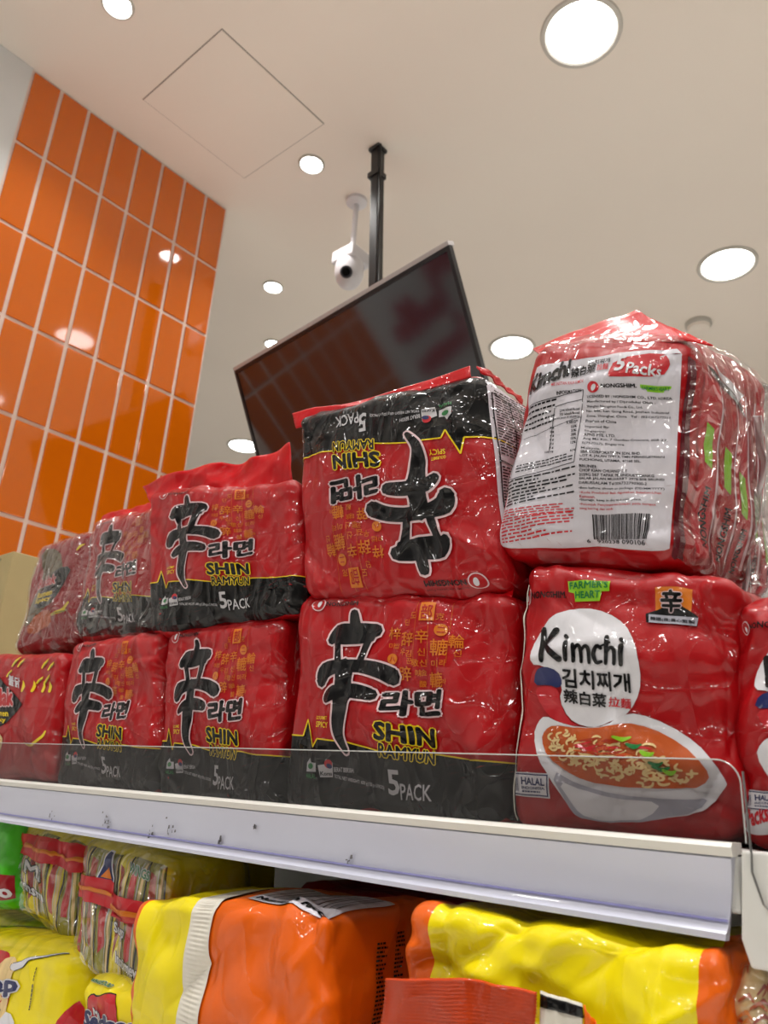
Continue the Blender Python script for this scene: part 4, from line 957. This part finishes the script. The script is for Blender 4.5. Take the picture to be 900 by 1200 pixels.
s3 = Pack('noodle_multipack', 'bright yellow noodle pack with blue lettering and a fork picture, bottom left corner', 'noodle pack', GZ, quad([(-60, 1095), (88, 1112), (78, 1330), (-90, 1300)], .46), .11, PYEL, 221, r=.02, puff=(.006, .01, .008), N=40)
D = Design([(-340, 190), (500, 300), (440, 1520), (-500, 1350)], .07)   # drawing: the 900 x 788 crop of the corner
D.poly('picture', LRED, [(-200, 320), (20, 285), (100, 310), (125, 360), (90, 430), (150, 460), (150, 650), (120, 690), (-200, 700)], 1, smooth=1)
D.poly('picture', NOOD, [(60, 400), (110, 345), (170, 350), (190, 400), (150, 470), (140, 700), (120, 790), (60, 790), (60, 650)], 2, smooth=1)
D.stroke('picture', WHITE, [(170, 410), (215, 395), (250, 365), (330, 345), (440, 305)], [46, 36, 14, 9, 6], 3, line=BLUE, lw=4)
D.text('lettering', BLUE, 'Sedaap', (-330, 600), (205, 605), (-330, 455), 6, bold=.05, line=WHITE, lw=.06)
D.text('lettering', BLUE, 'Mi Instan Segera', (-160, 640), (78, 640), (-160, 618), 5, bold=.02)
D.poly('lettering', BLUE, [(-120, 672), (104, 680), (102, 718), (-120, 708)], 4); D.text('lettering', WHITE, 'GURIH SEMPURNA', (-110, 700), (80, 706), (-110, 682), 5, bold=.02)
D.poly('picture', BOWL, [(125, 690), (180, 720), (200, 900), (60, 900)], 3, smooth=1); D.poly('picture', LRED, [(380, 790), (450, 680), (520, 640), (520, 900), (380, 900)], 3, smooth=1)
D.lines('small_print', INK, (285, 500), (300, 410), (292, 500), 1, 3, 3, .6, 5); D.lines('small_print', INK, (255, 690), (280, 520), (265, 690), 1, 3, 4, .6, 9)
s3.print(D)
s4 = Pack('noodle_multipack', 'small yellow noodle pack with red heart shape and blue script, beside the orange pack', 'noodle pack', GZ, quad([(96, 1142), (190, 1172), (180, 1330), (80, 1300)], .455), .11, PYEL, 231, r=.014, puff=(.004, .006, .006), N=36)
D = Design([(540, 450), (1070, 620), (1010, 1500), (450, 1350)], .07)
D.poly('picture', INK, [(600, 610), (640, 575), (690, 600), (760, 580), (830, 600), (830, 900), (560, 900)], 1, smooth=1)
D.poly('picture', LRED, [(605, 620), (642, 585), (690, 610), (760, 590), (830, 608), (830, 900), (570, 900)], 2, smooth=1)
D.text('maker_mark', DGREEN, 'WINGSFOOD', (580, 470), (755, 555), (600, 440), 5, bold=.03, line=WHITE, lw=.06)
D.text('lettering', WHITE, 'Mi', (655, 715), (712, 750), (660, 665), 5, bold=.04, line=BLUE, lw=.05)
D.text('lettering', BLUE, 'Sedaap', (545, 830), (940, 900), (570, 680), 5, bold=.05, line=WHITE, lw=.05)
s4.print(D)
s5 = Pack('noodle_multipack', 'bright green noodle pack at the left edge under the price rail', 'noodle pack', 'green noodle packs', quad([(-70, 950), (16, 962), (14, 1068), (-75, 1055)], .485), .10, PGRN, 241, r=.018, N=36)
D = Design(None, .07); D.poly('picture', DRED, [(-1, -.1), (1, -.25), (1, -.8), (-1, -.8)], 1); D.text('lettering', WHITE, 'Soto', (.3, -.7), (.95, -.75), (.3, -.4), 4, bold=.04)
D.stroke('picture', WHITE, [(-.2, .9), (.4, .6), (.6, .1)], [.06, .04, .12], 2); s5.print(D)
s6 = Pack('noodle_multipack', 'yellow noodle pack with red lettering glimpsed behind the clear multipacks', 'noodle pack', GZ, quad([(60, 975), (250, 1002), (245, 1120), (60, 1080)], .60), .10, PYEL, 251, r=.018, N=36)
D = Design(None, .07); D.poly('picture', LRED, [(-.6, .6), (-.1, .7), (.1, .3), (-.5, .1)], 1, smooth=1); D.lines('small_print', INK, (.2, .3), (.6, .3), (.2, .7), 4, 2, 5, .5, 6)
D.text('lettering', WHITE, 'Istimewa', (-.7, .3), (0, .2), (-.7, .5), 4, bold=.04, line=INK, lw=.05); s6.print(D)
s8 = Pack('noodle_multipack', 'yellow noodle pack with red printing lying under the clear multipack at the left', 'noodle pack', GZ, quad([(-60, 1070), (60, 1085), (70, 1170), (-60, 1150)], .56), .12, PYEL, 271, r=.02, N=36)
D = Design(None, .07); D.poly('picture', LRED, [(.0, .7), (.9, .5), (1.0, .0), (.1, .2)], 1, smooth=1); D.ellipse('picture', WHITE, (-.2, .4), .16, .1, 0, 2); D.ellipse('picture', BLUE, (-.2, .4), .12, .07, 0, 3); s8.print(D)
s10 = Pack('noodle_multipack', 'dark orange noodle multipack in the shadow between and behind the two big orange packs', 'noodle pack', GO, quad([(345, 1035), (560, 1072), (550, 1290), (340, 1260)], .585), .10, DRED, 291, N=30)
# bag at the far right of the lower shelf
s7_ = Pack('noodle_packet', 'brownish noodle packet in crackled clear film at the lower right corner', 'noodle pack', None, quad([(873, 1128), (900, 1138), (892, 1330), (868, 1320)], .46), .10, NOOD, 261, r=.008, puff=(.002, .004, .003), N=30)
D = Design(None, .1); rn = random.Random(6)
for i in range(40):
    x, y = rn.uniform(-.9, .9), rn.uniform(-.9, .9); D.stroke('noodles', rn.choice([SOUP, GOLD, NOOD, SOUPD]), [(x-.3, y-.05), (x, y+.06), (x+.3, y)], [.03, .06, .03], 1+i % 3)
s7_.print(D); s7_.shell('clear_wrap', FILM2, .002, 24)
s9 = Pack('noodle_multipack', 'dark red noodle pack behind the brownish packet, lower right corner', 'noodle pack', None, quad([(880, 1130), (1010, 1150), (1000, 1340), (870, 1330)], .50), .10, DRED, 281, r=.014, N=30)
D = Design(None, .07); D.poly('picture', SOUP, [(-.9, -.2), (.6, -.1), (.8, -.9), (-.9, -.9)], 1, smooth=1); D.stroke('picture', PYEL, [(-.9, -.4), (0, -.3), (.8, -.5)], [.08, .12, .08], 2); s9.print(D)
